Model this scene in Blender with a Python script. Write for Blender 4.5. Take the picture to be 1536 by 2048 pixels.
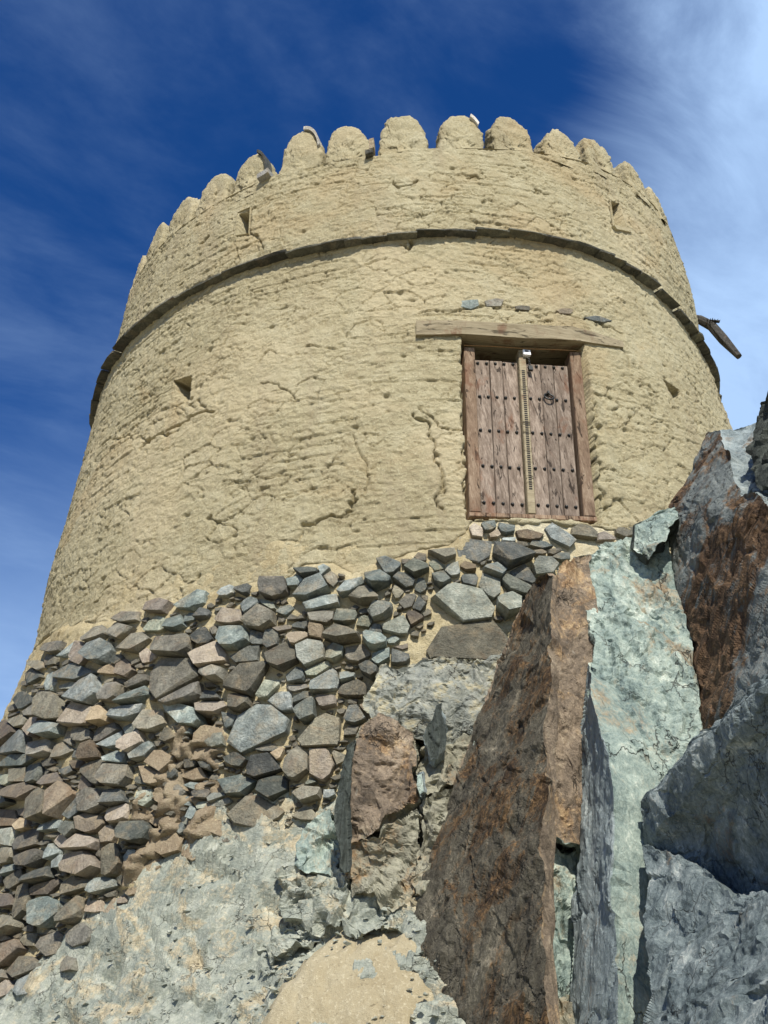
import bpy, bmesh, math, random
import numpy as np
from mathutils import Vector, Matrix, geometry
random.seed(7); RNG = np.random.RandomState(11)
SC = bpy.context.scene
for o in list(bpy.data.objects): bpy.data.objects.remove(o)
COL = SC.collection

# ------------------------------------------------------------------ camera
FPX = 1966.97; CAMP = np.array([0.0, -11.6187, 1.6])
PITCH, YAW, ROLL = 0.451496, -0.0348856, -0.0338764
cp, sp, cy, sy = math.cos(PITCH), math.sin(PITCH), math.cos(YAW), math.sin(YAW)
CF = np.array([sy*cp, cy*cp, sp]); R0 = np.array([cy, -sy, 0.0]); U0 = np.cross(R0, CF)
CR = math.cos(ROLL)*R0 + math.sin(ROLL)*U0; CU = -math.sin(ROLL)*R0 + math.cos(ROLL)*U0
cam = bpy.data.cameras.new('camera'); cam.sensor_fit = 'VERTICAL'; cam.sensor_height = 36.0
cam.lens = 36.0*FPX/2048.0; cam.clip_start = 0.05; cam.clip_end = 6000
co = bpy.data.objects.new('camera', cam); COL.objects.link(co)
co.matrix_world = Matrix(((CR[0], CU[0], -CF[0], CAMP[0]), (CR[1], CU[1], -CF[1], CAMP[1]), (CR[2], CU[2], -CF[2], CAMP[2]), (0, 0, 0, 1)))
SC.camera = co

# ------------------------------------------------------------------ light
SUN_AZ, SUN_EL = math.radians(12.0), math.radians(50.0)     # azimuth to the right of straight behind the viewer
SUN_DIR = Vector((math.sin(SUN_AZ)*math.cos(SUN_EL), -math.cos(SUN_AZ)*math.cos(SUN_EL), math.sin(SUN_EL)))
sl = bpy.data.lights.new('sun', 'SUN'); sl.energy = 5.0; sl.angle = math.radians(0.5); sl.color = (1.0, 0.94, 0.84)
so = bpy.data.objects.new('sun', sl); COL.objects.link(so); so.location = (0, -20, 30)
so.rotation_euler = SUN_DIR.to_track_quat('Z', 'Y').to_euler()
W = bpy.data.worlds.new('World'); SC.world = W; W.use_nodes = True
SKY_STRENGTH = 0.078
EXPOSURE = 0.25
SC.view_settings.view_transform = 'Standard'; SC.view_settings.look = 'None'
SC.view_settings.exposure = EXPOSURE; SC.view_settings.gamma = 1.0; SC.view_settings.use_curve_mapping = False

class NT:
    """small helper to wire shader nodes"""
    def __init__(s, tree): s.t = tree; s.n = tree.nodes; s.l = tree.links
    def new(s, typ, **kw):
        nd = s.n.new(typ)
        for k, v in kw.items(): setattr(nd, k, v)
        return nd
    def put(s, sock, v):
        if hasattr(v, 'is_output') or isinstance(v, bpy.types.NodeSocket): s.l.new(v, sock)
        elif isinstance(v, (tuple, list)) and len(v) == 3 and sock.type == 'RGBA': sock.default_value = (*v, 1)
        else: sock.default_value = v
    def math(s, op, a, b=0.0, clamp=False):
        nd = s.new('ShaderNodeMath', operation=op, use_clamp=clamp); s.put(nd.inputs[0], a); s.put(nd.inputs[1], b); return nd.outputs[0]
    def vmath(s, op, a, b=(0, 0, 0)):
        nd = s.new('ShaderNodeVectorMath', operation=op); s.put(nd.inputs[0], a); s.put(nd.inputs[1], b); return nd.outputs[0]
    def noise(s, vec, scale, detail=4, rough=0.55, dist=0.0, out='Fac'):
        nd = s.new('ShaderNodeTexNoise'); s.put(nd.inputs['Vector'], vec); nd.inputs['Scale'].default_value = scale
        nd.inputs['Detail'].default_value = detail; nd.inputs['Roughness'].default_value = rough; nd.inputs['Distortion'].default_value = dist
        return nd.outputs[out]
    def voro(s, vec, scale, feature='F1', out='Distance', rnd=1.0):
        nd = s.new('ShaderNodeTexVoronoi', feature=feature); s.put(nd.inputs['Vector'], vec); nd.inputs['Scale'].default_value = scale
        nd.inputs['Randomness'].default_value = rnd; return nd.outputs[out]
    def ramp(s, fac, stops, interp='LINEAR'):
        nd = s.new('ShaderNodeValToRGB'); cr = nd.color_ramp; cr.interpolation = interp
        while len(cr.elements) < len(stops): cr.elements.new(0.5)
        for e, (p, c) in zip(cr.elements, stops):
            e.position = p; e.color = (*c, 1) if isinstance(c, tuple) else (c, c, c, 1)
        s.put(nd.inputs[0], fac); return nd.outputs[0]
    def mix(s, fac, a, b, mode='MIX'):
        nd = s.new('ShaderNodeMix', data_type='RGBA', blend_type=mode); s.put(nd.inputs[0], fac); s.put(nd.inputs[6], a); s.put(nd.inputs[7], b)
        return nd.outputs[2]
    def smooth(s, x, a, b):
        nd = s.new('ShaderNodeMapRange', interpolation_type='SMOOTHSTEP'); s.put(nd.inputs[0], x)
        nd.inputs[1].default_value = a; nd.inputs[2].default_value = b; return nd.outputs[0]
    def mapping(s, vec, scale=(1, 1, 1), rot=(0, 0, 0), loc=(0, 0, 0)):
        nd = s.new('ShaderNodeMapping'); s.put(nd.inputs[0], vec); nd.inputs[1].default_value = loc
        nd.inputs[2].default_value = rot; nd.inputs[3].default_value = scale; return nd.outputs[0]

def lin(r, g, b):
    f = lambda c: (c/255/12.92) if c/255 <= 0.04045 else ((c/255+0.055)/1.055)**2.4
    return (f(r), f(g), f(b))

# sky: Nishita with thin high cloud spread over the whole dome, a denser bank to the right
g = NT(W.node_tree); g.n.clear()
sky = g.new('ShaderNodeTexSky', sky_type='NISHITA'); sky.sun_disc = False
sky.sun_elevation = SUN_EL; sky.sun_rotation = math.pi - SUN_AZ; sky.altitude = 300; sky.air_density = 1.0; sky.dust_density = 0.4; sky.ozone_density = 3.0
hs = g.new('ShaderNodeHueSaturation'); hs.inputs['Saturation'].default_value = 1.36; hs.inputs['Value'].default_value = 1.12; hs.inputs['Hue'].default_value = 0.515
g.put(hs.inputs['Color'], sky.outputs[0])
dirv = g.new('ShaderNodeTexCoord').outputs['Generated']
sep = g.new('ShaderNodeSeparateXYZ'); g.put(sep.inputs[0], dirv)
zz = g.math('ADD', g.math('MAXIMUM', sep.outputs[2], 0.0), 0.25)
cx = g.math('DIVIDE', sep.outputs[0], zz); cyy = g.math('DIVIDE', sep.outputs[1], zz)
cmb = g.new('ShaderNodeCombineXYZ'); g.put(cmb.inputs[0], cx); g.put(cmb.inputs[1], cyy)
streak = g.mapping(g.mapping(cmb.outputs[0], rot=(0, 0, math.radians(-35))), scale=(1.0, 1.9, 1))
n1 = g.noise(streak, 1.5, 8, 0.56, 0.3); n2 = g.noise(streak, 4.2, 10, 0.62, 0.45); n3 = g.noise(g.mapping(cmb.outputs[0], loc=(3.1, 1.7, 0)), 0.9, 4, 0.5, 0.3)
bank = g.smooth(g.math('ADD', g.math('ADD', g.math('ADD', cx, g.math('MULTIPLY', n2, 0.16)), g.math('MULTIPLY', n3, 0.55)), g.math('MULTIPLY', cyy, -0.10)), 0.43, 0.68)
low = g.smooth(cyy, 0.95, 1.7)
wisps = g.smooth(g.math('ADD', g.math('MULTIPLY', n1, 0.72), g.math('MULTIPLY', n2, 0.28)), 0.42, 0.68)
amt = g.math('ADD', g.math('MULTIPLY', wisps, 0.20), g.math('MULTIPLY', g.math('MULTIPLY', bank, g.math('ADD', g.math('MULTIPLY', g.math('ADD', n2, n1), 0.8), 0.16)), 1.0), clamp=True)
amt = g.math('ADD', amt, g.math('MULTIPLY', g.math('MULTIPLY', low, g.math('ADD', n1, 0.25)), 0.75), clamp=True)
CLOUDC = (5.0, 7.3, 11.0)
skyc = g.mix(amt, hs.outputs[0], CLOUDC)
bg = g.new('ShaderNodeBackground'); g.put(bg.inputs[0], skyc); bg.inputs[1].default_value = SKY_STRENGTH
wo = g.new('ShaderNodeOutputWorld'); g.l.new(bg.outputs[0], wo.inputs[0])

# ------------------------------------------------------------------ numpy noise
def _h(ix, iy, iz, seed):
    x = (ix.astype(np.int64)*374761393 + iy.astype(np.int64)*668265263 + iz.astype(np.int64)*2147483647 + seed*1274126177) & 0xFFFFFFFF
    x = ((x ^ (x >> 13))*1274126177) & 0xFFFFFFFF
    x = ((x ^ (x >> 16))*2246822519) & 0xFFFFFFFF
    return ((x ^ (x >> 15)) & 0xFFFFFF).astype(np.float32)/16777216.0
def vnoise(P, seed=0):
    """value noise in [-1,1], P (N,2) or (N,3)"""
    I = np.floor(P); F = (P-I).astype(np.float32); F = F*F*F*(F*(F*6-15)+10); I = I.astype(np.int64)
    if P.shape[1] == 2:
        z = np.zeros(len(P), np.int64); r = 0
        for a in (0, 1):
            for b in (0, 1):
                r = r + _h(I[:, 0]+a, I[:, 1]+b, z, seed)*(F[:, 0] if a else 1-F[:, 0])*(F[:, 1] if b else 1-F[:, 1])
        return r*2-1
    r = 0
    for a in (0, 1):
        for b in (0, 1):
            w = (F[:, 0] if a else 1-F[:, 0])*(F[:, 1] if b else 1-F[:, 1])
            for c in (0, 1):
                r = r + _h(I[:, 0]+a, I[:, 1]+b, I[:, 2]+c, seed)*w*(F[:, 2] if c else 1-F[:, 2])
    return r*2-1
def fbm(P, octv=4, seed=0, gain=0.5):
    r = 0; a = 1.0; t = 0
    for i in range(octv):
        r = r + a*vnoise(P*(2.03**i)+i*17.3, seed+i*31); t += a; a *= gain
    return r/t
def worley(P, seed=0):
    """nearest cell: F1, F2, local offset (P-c), two hash values of the cell"""
    N, D = P.shape; I = np.floor(P).astype(np.int64)
    f1 = np.full(N, 9.0, np.float32); f2 = np.full(N, 9.0, np.float32); off = np.zeros((N, D), np.float32); ida = np.zeros(N, np.float32); idb = np.zeros(N, np.float32); idc = np.zeros(N, np.float32)
    rng = (-1, 0, 1)
    for a in rng:
        for b in rng:
            for c in (rng if D == 3 else (0,)):
                ix, iy = I[:, 0]+a, I[:, 1]+b; iz = I[:, 2]+c if D == 3 else np.zeros(N, np.int64)
                C = [ix+_h(ix, iy, iz, seed+1), iy+_h(ix, iy, iz, seed+2)]
                if D == 3: C.append(iz+_h(ix, iy, iz, seed+3))
                d = np.stack([P[:, k]-C[k] for k in range(D)], 1).astype(np.float32)
                q = np.sqrt((d*d).sum(1)); m = q < f1
                f2 = np.where(m, f1, np.minimum(f2, q)); f1 = np.where(m, q, f1); off[m] = d[m]
                ida[m] = _h(ix[m], iy[m], iz[m], seed+5); idb[m] = _h(ix[m], iy[m], iz[m], seed+6); idc[m] = _h(ix[m], iy[m], iz[m], seed+7)
    return f1, f2, off, ida, idb, idc
def chips(P, seed=0, k=1.35):
    """broken-rock relief: every cell is a tilted facet, ledges where cells meet; about [-1,1]"""
    f1, f2, off, a, b, c = worley(P, seed)
    g3 = np.stack([a*2-1, b*2-1, c*2-1], 1)[:, :P.shape[1]]
    return ((a+c-1.0)*0.8 + (g3*off).sum(1)*k)*sstep(f2-f1, 0.0, 0.14)
sstep = lambda x, a, b: (lambda t: t*t*(3-2*t))(np.clip((x-a)/(b-a), 0, 1))

# ------------------------------------------------------------------ tower geometry and pixel helpers
SL = 0.136915; ZS = 1.68708*4+1.6          # batter of the wall, height of the ledge
def ray(x, y):
    d = CF + CR*((x-768)/FPX) + CU*((1024-y)/FPX); return d/np.linalg.norm(d)
def at(x, y, Y):
    """point seen at photo pixel (x, y) at horizontal distance Y metres in front of the camera"""
    d = ray(x, y); return CAMP + d*(Y/d[1])
def rcone(z): return 4.0 + SL*(ZS-z)
def flare(z): return np.interp(z, [0.5, 1.6, 2.6, 4.15, 4.6, 5.2], [0.46, 0.30, 0.20, 0.09, 0.03, 0.0])
def on_wall(x, y, off=0.0, core=False):
    d = ray(x, y); o = off + (0.1 if core else 0)
    for i in range(7):
        A = 4.0 + o + SL*(ZS-CAMP[2]); B = -SL*d[2]
        a = d[0]**2+d[1]**2-B*B; b = 2*(CAMP[0]*d[0]+CAMP[1]*d[1]-A*B); c = CAMP[0]**2+CAMP[1]**2-A*A
        D = b*b-4*a*c
        if D < 0: return None
        P = CAMP + d*((-b-math.sqrt(D))/(2*a))
        if not core: break
        o = off + float(flare(P[2]))
    return P
def az_of(P): return math.degrees(math.atan2(P[0], -P[1]))
def cyl(az, r, z): a = math.radians(az); return np.array([r*math.sin(a), -r*math.cos(a), z])
AZZ = lambda x, y: (lambda P: (az_of(P), P[2]))(on_wall(x, y))

# ------------------------------------------------------------------ object helpers
def link(o, parent=None):
    COL.objects.link(o)
    if parent is not None:
        o.parent = parent
    return o
def mesh_obj(name, V, F, mat, parent=None, smooth=False, mids=None):
    me = bpy.data.meshes.new(name); V = np.asarray(V, np.float32)
    if isinstance(F, np.ndarray):
        me.vertices.add(len(V)); me.vertices.foreach_set('co', V.ravel())
        n, k = F.shape; me.loops.add(n*k); me.loops.foreach_set('vertex_index', F.ravel().astype(np.int32))
        me.polygons.add(n); me.polygons.foreach_set('loop_start', np.arange(0, n*k, k, dtype=np.int32)); me.polygons.foreach_set('loop_total', np.full(n, k, np.int32))
        me.update(calc_edges=True); me.validate()
    else:
        me.from_pydata([tuple(v) for v in V], [], F); me.update()
    for m in (mat if isinstance(mat, (list, tuple)) else [mat]): me.materials.append(m)
    if mids is not None: me.polygons.foreach_set('material_index', np.asarray(mids, np.int32))
    me.polygons.foreach_set('use_smooth', np.full(len(me.polygons), smooth, bool))
    return link(bpy.data.objects.new(name, me), parent)
def tag(o, label=None, cat=None, group=None, kind=None):
    if label: o['label'] = label
    if cat: o['category'] = cat
    if group: o['group'] = group
    if kind: o['kind'] = kind
    return o
def empty(name, loc, parent=None):
    o = bpy.data.objects.new(name, None); o.empty_display_size = 0.3; o.location = loc; return link(o, parent)
def hull_obj(name, pts, mat, parent=None):
    bm = bmesh.new()
    for p in pts: bm.verts.new(p)
    r = bmesh.ops.convex_hull(bm, input=bm.verts)
    bmesh.ops.delete(bm, geom=list({v for v in r['geom_interior'] if isinstance(v, bmesh.types.BMVert)} | {v for v in bm.verts if not v.link_faces}), context='VERTS')
    bmesh.ops.recalc_face_normals(bm, faces=bm.faces)
    me = bpy.data.meshes.new(name); bm.to_mesh(me); bm.free(); me.materials.append(mat)
    return link(bpy.data.objects.new(name, me), parent)
def box_pts(c, ax, ay, az_, hx, hy, hz):
    return [np.asarray(c)+np.asarray(ax)*hx*i+np.asarray(ay)*hy*j+np.asarray(az_)*hz*k for i in (-1, 1) for j in (-1, 1) for k in (-1, 1)]
def tube(name, pts, radii, mat, parent=None, seg=10, jit=0.0):
    V = []; F = []; n = len(pts); pts = [np.asarray(p, float) for p in pts]
    for i, p in enumerate(pts):
        t = pts[min(i+1, n-1)]-pts[max(i-1, 0)]; t = t/np.linalg.norm(t)
        u = np.cross(t, [0.13, 0.2, 1.0]); u /= np.linalg.norm(u); w = np.cross(t, u)
        for k in range(seg):
            a = 2*math.pi*k/seg; r = radii[i]*(1+jit*random.uniform(-1, 1)); V.append(p+u*math.cos(a)*r+w*math.sin(a)*r)
    for i in range(n-1):
        for k in range(seg): F.append((i*seg+k, i*seg+(k+1) % seg, (i+1)*seg+(k+1) % seg, (i+1)*seg+k))
    F.append(tuple(range(seg))[::-1]); F.append(tuple(range((n-1)*seg, n*seg)))
    return mesh_obj(name, V, F, mat, parent, smooth=False)

# ------------------------------------------------------------------ materials
def material(name, rough=0.9, spec=0.25):
    m = bpy.data.materials.new(name); m.use_nodes = True; t = NT(m.node_tree); b = t.n['Principled BSDF']
    b.inputs['Roughness'].default_value = rough; b.inputs['Specular IOR Level'].default_value = spec
    return m, t, b
def bump(t, b, h, dist=0.01, strength=1.0):
    nd = t.new('ShaderNodeBump'); nd.inputs['Strength'].default_value = strength; nd.inputs['Distance'].default_value = dist
    t.put(nd.inputs['Height'], h); t.l.new(nd.outputs[0], b.inputs['Normal'])

def mud_material(name, c1, c2, c3, fine=0.006, weather=False):
    m, t, b = material(name, 0.95, 0.15); P = t.new('ShaderNodeNewGeometry').outputs['Position']
    big = t.noise(P, 0.9, 5, 0.6, 0.4); mid = t.noise(P, 7.0, 6, 0.65, 0.3); sm = t.noise(P, 46.0, 5, 0.7)
    col = t.ramp(t.math('ADD', t.math('MULTIPLY', big, 0.5), t.math('MULTIPLY', mid, 0.5)), [(0.34, c1), (0.5, c2), (0.66, c3)])
    col = t.mix(t.smooth(sm, 0.50, 0.75), col, tuple(min(1, x*1.28) for x in c3))
    col = t.mix(t.math('MULTIPLY', t.smooth(t.noise(t.mapping(P, scale=(1, 1, 1.7)), 26, 5, 0.72, 1.2), 0.58, 0.68), 0.75), col, tuple(x*0.42 for x in c1))
    if weather:
        ws = t.noise(t.mapping(P, scale=(1.6, 1.6, 0.35)), 1.3, 6, 0.62, 0.5); wp = t.noise(P, 0.55, 4, 0.55, 0.6)
        col = t.mix(t.math('MULTIPLY', t.smooth(ws, 0.52, 0.70), 0.45), col, (0.30, 0.25, 0.165))
        col = t.mix(t.math('MULTIPLY', t.smooth(wp, 0.50, 0.66), 0.40), col, (0.56, 0.47, 0.30))
        col = t.mix(t.math('MULTIPLY', t.smooth(t.noise(t.mapping(P, loc=(5, 2, 1)), 0.8, 5, 0.6, 0.6), 0.54, 0.68), 0.35), col, (0.40, 0.29, 0.15))
    grit = t.smooth(t.voro(P, 120), 0.0, 0.35)
    col = t.mix(t.math('MULTIPLY', t.math('SUBTRACT', 1.0, grit), 0.30), col, (0.16, 0.12, 0.07))
    t.put(b.inputs['Base Color'], col)
    bump(t, b, t.math('ADD', t.math('MULTIPLY', sm, 1.0), t.math('MULTIPLY', t.noise(P, 120, 3, 0.6), 0.5)), fine*3.2, 1.0)
    return m
M = {}
M['plaster'] = mud_material('mud_plaster', weather=True, c1=(0.313, 0.264, 0.157), c2=(0.392, 0.345, 0.214), c3=(0.46, 0.419, 0.279))
M['mortar'] = mud_material('mud_mortar', (0.344, 0.274, 0.151), (0.447, 0.377, 0.224), (0.516, 0.451, 0.291))
M['lime'] = mud_material('lime_mortar', (0.43, 0.351, 0.21), (0.533, 0.465, 0.304), (0.602, 0.551, 0.399))
M['sand'] = mud_material('dry_sand', (0.298, 0.249, 0.153), (0.35, 0.303, 0.198), (0.399, 0.356, 0.25), 0.003)
M['lump'] = mud_material('eroded_mud', (0.203, 0.152, 0.097), (0.282, 0.225, 0.151), (0.36, 0.304, 0.205))

def stone_material(name, cols, rust=(0.22, 0.13, 0.06), rust_amt=0.3, scale=1.0, bump_d=0.02, tint=True, dust=0.42):
    """cols: dark, mid, light"""
    m, t, b = material(name, 0.82, 0.3); P = t.new('ShaderNodeNewGeometry').outputs['Position']
    oi = t.new('ShaderNodeObjectInfo')
    if tint:
        P2 = t.vmath('ADD', P, t.vmath('SCALE', oi.outputs['Color'], (0, 0, 0)))
    n = t.noise(P, 9*scale, 7, 0.68, 0.5); f = t.noise(P, 55*scale, 4, 0.7, 0.3)
    v = t.math('ADD', t.math('MULTIPLY', n, 0.7), t.math('MULTIPLY', f, 0.3))
    col = t.ramp(v, [(0.33, cols[0]), (0.5, cols[1]), (0.68, cols[2])])
    rf = t.smooth(t.noise(P, 6.3*scale, 5, 0.6, 0.8), 0.62-rust_amt*0.35, 0.80-rust_amt*0.2)
    col = t.mix(t.math('MULTIPLY', rf, 0.5), col, rust)
    if tint:
        hv = t.new('ShaderNodeHueSaturation'); t.put(hv.inputs['Color'], col)
        r = oi.outputs['Random']; t.put(hv.inputs['Value'], t.math('ADD', t.math('MULTIPLY', r, 1.05), 0.6))
        t.put(hv.inputs['Saturation'], t.math('ADD', t.math('MULTIPLY', t.math('FRACT', t.math('MULTIPLY', r, 7.31)), 0.4), 0.55)); col = hv.outputs[0]
    dm = t.smooth(t.math('ADD', t.math('MULTIPLY', t.noise(P, 5.0, 6, 0.7, 0.6), 0.8), t.math('MULTIPLY', f, 0.2)), 0.47, 0.66)
    col = t.mix(t.math('MULTIPLY', dm, dust), col, (0.40, 0.315, 0.19))
    veins = t.smooth(t.voro(t.vmath('ADD', P, t.vmath('SCALE', t.noise(P, 12, 3, 0.6, 0, 'Color'), (0, 0, 0))), 14*scale, 'DISTANCE_TO_EDGE'), 0.0, 0.02)
    t.put(b.inputs['Base Color'], col)
    h = t.math('ADD', t.math('MULTIPLY', t.noise(P, 16*scale, 6, 0.7, 0.4), 1.0), t.math('MULTIPLY', f, 0.7))
    bump(t, b, h, bump_d*1.7, 1.0)
    return m
M['sg'] = stone_material('stone_grey_brown', ((0.085, 0.08, 0.058), (0.18, 0.168, 0.12), (0.31, 0.29, 0.21)))
M['sb'] = stone_material('stone_blue_grey', ((0.08, 0.10, 0.095), (0.185, 0.225, 0.20), (0.42, 0.46, 0.40)), rust_amt=0.1)
M['sn'] = stone_material('stone_green_grey', ((0.09, 0.105, 0.08), (0.215, 0.235, 0.175), (0.43, 0.44, 0.33)), rust_amt=0.15)
M['st'] = stone_material('stone_tan', ((0.18, 0.135, 0.08), (0.30, 0.235, 0.145), (0.43, 0.35, 0.22)))
M['sr'] = stone_material('stone_red_brown', ((0.10, 0.08, 0.055), (0.19, 0.15, 0.10), (0.31, 0.25, 0.165)), rust_amt=0.5)
M['sd'] = stone_material('stone_dark', ((0.04, 0.048, 0.042), (0.09, 0.10, 0.085), (0.18, 0.19, 0.155)), rust_amt=0.15)
M['ledge'] = stone_material('ledge_slate', ((0.045, 0.047, 0.036), (0.095, 0.095, 0.07), (0.20, 0.19, 0.135)), rust_amt=0.1, dust=0.25)
M['pale'] = stone_material('pale_stone', ((0.40, 0.37, 0.30), (0.58, 0.55, 0.47), (0.72, 0.69, 0.6)), rust_amt=0.0)

def rock_material(name, stops, patina=None, pat_lo=0.5, pat_hi=0.6, stretch=(1, 1, 1), scale=1.0, white=0.25, rot=0.32, tilt=0.0, dist=0.03, bumpd=0.03):
    """foliated bedrock: colours run in streaks along the sheets; patina = weathering crust in patches"""
    m, t, b = material(name, 0.78, 0.3); P0 = t.new('ShaderNodeNewGeometry').outputs['Position']
    P = t.mapping(t.mapping(P0, rot=(0, 0, -rot)), rot=(-tilt, 0, 0)); PS = t.mapping(P, scale=stretch)
    w = t.vmath('ADD', PS, t.vmath('MULTIPLY', t.noise(PS, 2.0, 4, 0.6, 0, 'Color'), (0.5, 0.5, 0.5)))
    n = t.noise(w, 3.2*scale, 8, 0.70, 0.4); f = t.noise(PS, 24*scale, 6, 0.72, 0.5); ff = t.noise(PS, 85*scale, 3, 0.7)
    v = t.math('ADD', t.math('ADD', t.math('MULTIPLY', n, 0.55), t.math('MULTIPLY', f, 0.3)), t.math('MULTIPLY', ff, 0.15))
    col = t.ramp(v, stops)
    if patina:
        pm = t.math('ADD', t.math('MULTIPLY', t.noise(w, 1.7*scale, 7, 0.66, 0.6), 0.75), t.math('MULTIPLY', f, 0.25))
        col = t.mix(t.smooth(pm, pat_lo, pat_hi), col, t.ramp(t.math('ADD', t.math('MULTIPLY', f, 0.6), t.math('MULTIPLY', n, 0.4)), patina))
    if white:
        col = t.mix(t.math('MULTIPLY', t.smooth(t.noise(PS, 11*scale, 7, 0.75, 0.7), 0.60, 0.74), white), col, (0.62, 0.62, 0.54))
    # hairline joints
    vc = t.voro(t.vmath('ADD', PS, t.vmath('MULTIPLY', t.noise(PS, 5, 4, 0.6, 0, 'Color'), (0.35, 0.35, 0.35))), 3.0*scale, 'DISTANCE_TO_EDGE')
    crack = t.math('MULTIPLY', t.math('SUBTRACT', 1.0, t.smooth(vc, 0.0, 0.022)), t.smooth(t.noise(PS, 2.7, 3, 0.6), 0.45, 0.6))
    col = t.mix(t.math('MULTIPLY', crack, 0.75), col, (0.03, 0.028, 0.024))
    t.put(b.inputs['Base Color'], col)
    h = t.math('SUBTRACT', t.math('ADD', t.math('MULTIPLY', t.noise(PS, 14*scale, 8, 0.75, 0.1), 1.0), t.math('MULTIPLY', f, 0.7)), t.math('MULTIPLY', crack, 0.6))
    bump(t, b, h, bumpd*0.5, 0.9)
    return m
GREEN = [(0.37, (0.07, 0.105, 0.105)), (0.45, (0.20, 0.26, 0.235)), (0.54, (0.36, 0.43, 0.37)), (0.63, (0.68, 0.72, 0.62))]
M['rock_green'] = rock_material('rock_green', GREEN, [(0.38, (0.17, 0.12, 0.07)), (0.52, (0.30, 0.235, 0.15)), (0.66, (0.42, 0.36, 0.24))], 0.53, 0.64, (1, 1, 0.6), 1.3, 0.5, bumpd=0.04)
M['rock_orange'] = rock_material('rock_orange', [(0.35, (0.055, 0.045, 0.036)), (0.45, (0.15, 0.118, 0.085)), (0.55, (0.28, 0.22, 0.155)), (0.66, (0.50, 0.42, 0.30))],
                                 [(0.38, (0.17, 0.085, 0.035)), (0.50, (0.29, 0.19, 0.10)), (0.62, (0.54, 0.40, 0.23))], 0.50, 0.60, (1, 1, 0.8), 1.5, 0.4, bumpd=0.045)
M['rock_brown'] = rock_material('rock_brown', [(0.34, (0.022, 0.019, 0.014)), (0.45, (0.062, 0.055, 0.04)), (0.55, (0.125, 0.113, 0.082)), (0.64, (0.32, 0.285, 0.21))],
                                [(0.38, (0.018, 0.011, 0.007)), (0.50, (0.07, 0.042, 0.02)), (0.62, (0.24, 0.145, 0.065))], 0.47, 0.57, (2.4, 1.5, 0.20), 1.2, 0.22, tilt=0.6, bumpd=0.05)
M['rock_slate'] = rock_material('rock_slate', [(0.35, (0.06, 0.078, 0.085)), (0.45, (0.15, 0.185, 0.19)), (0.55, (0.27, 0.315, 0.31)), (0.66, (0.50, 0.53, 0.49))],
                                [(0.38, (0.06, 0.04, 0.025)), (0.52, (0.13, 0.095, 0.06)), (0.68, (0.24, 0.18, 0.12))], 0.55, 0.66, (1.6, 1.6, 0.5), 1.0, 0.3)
M['rock_rust'] = rock_material('rock_rust', [(0.35, (0.05, 0.062, 0.066)), (0.45, (0.12, 0.14, 0.138)), (0.55, (0.20, 0.225, 0.215)), (0.66, (0.38, 0.39, 0.35))],
                               [(0.36, (0.022, 0.013, 0.008)), (0.50, (0.085, 0.05, 0.026)), (0.64, (0.24, 0.15, 0.08))], 0.44, 0.53, (1.6, 1.0, 0.5), 1.2, 0.2, tilt=0.6, bumpd=0.04)
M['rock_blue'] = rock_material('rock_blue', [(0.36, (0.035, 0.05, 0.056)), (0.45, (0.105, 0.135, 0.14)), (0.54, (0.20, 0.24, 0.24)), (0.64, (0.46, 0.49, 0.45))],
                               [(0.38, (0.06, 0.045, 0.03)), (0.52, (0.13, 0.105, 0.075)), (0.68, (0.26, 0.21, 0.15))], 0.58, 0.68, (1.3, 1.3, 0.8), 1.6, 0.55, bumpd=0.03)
M['rock_dark'] = rock_material('rock_dark', [(0.34, (0.018, 0.024, 0.022)), (0.5, (0.05, 0.06, 0.052)), (0.68, (0.14, 0.155, 0.13))], None, stretch=(4, 4, 0.25), white=0.1)
M['rock_yellow'] = rock_material('rock_yellow', [(0.34, (0.20, 0.18, 0.12)), (0.46, (0.38, 0.34, 0.22)), (0.56, (0.50, 0.455, 0.30)), (0.68, (0.62, 0.58, 0.42))],
                                 [(0.38, (0.14, 0.155, 0.14)), (0.52, (0.25, 0.26, 0.22)), (0.66, (0.42, 0.42, 0.36))], 0.42, 0.50, (1, 1, 1), 1.2, 0.3)
M['rock_mix'] = rock_material('rock_mix', [(0.34, (0.11, 0.105, 0.08)), (0.46, (0.22, 0.21, 0.155)), (0.56, (0.32, 0.31, 0.23)), (0.68, (0.47, 0.455, 0.35))],
                              [(0.38, (0.15, 0.09, 0.045)), (0.52, (0.27, 0.175, 0.09)), (0.66, (0.40, 0.29, 0.16))], 0.52, 0.64, (1, 1, 0.9), 1.2, 0.35)
M['bedrock'] = rock_material('bedrock', [(0.35, (0.11, 0.13, 0.115)), (0.44, (0.24, 0.265, 0.225)), (0.54, (0.36, 0.38, 0.315)), (0.65, (0.58, 0.585, 0.48))],
                             [(0.38, (0.30, 0.25, 0.16)), (0.52, (0.46, 0.40, 0.27)), (0.66, (0.60, 0.54, 0.38))], 0.505, 0.60, (1, 1, 1.6), 1.7, 0.55, rot=0.0, tilt=0.5, bumpd=0.035)

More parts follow.
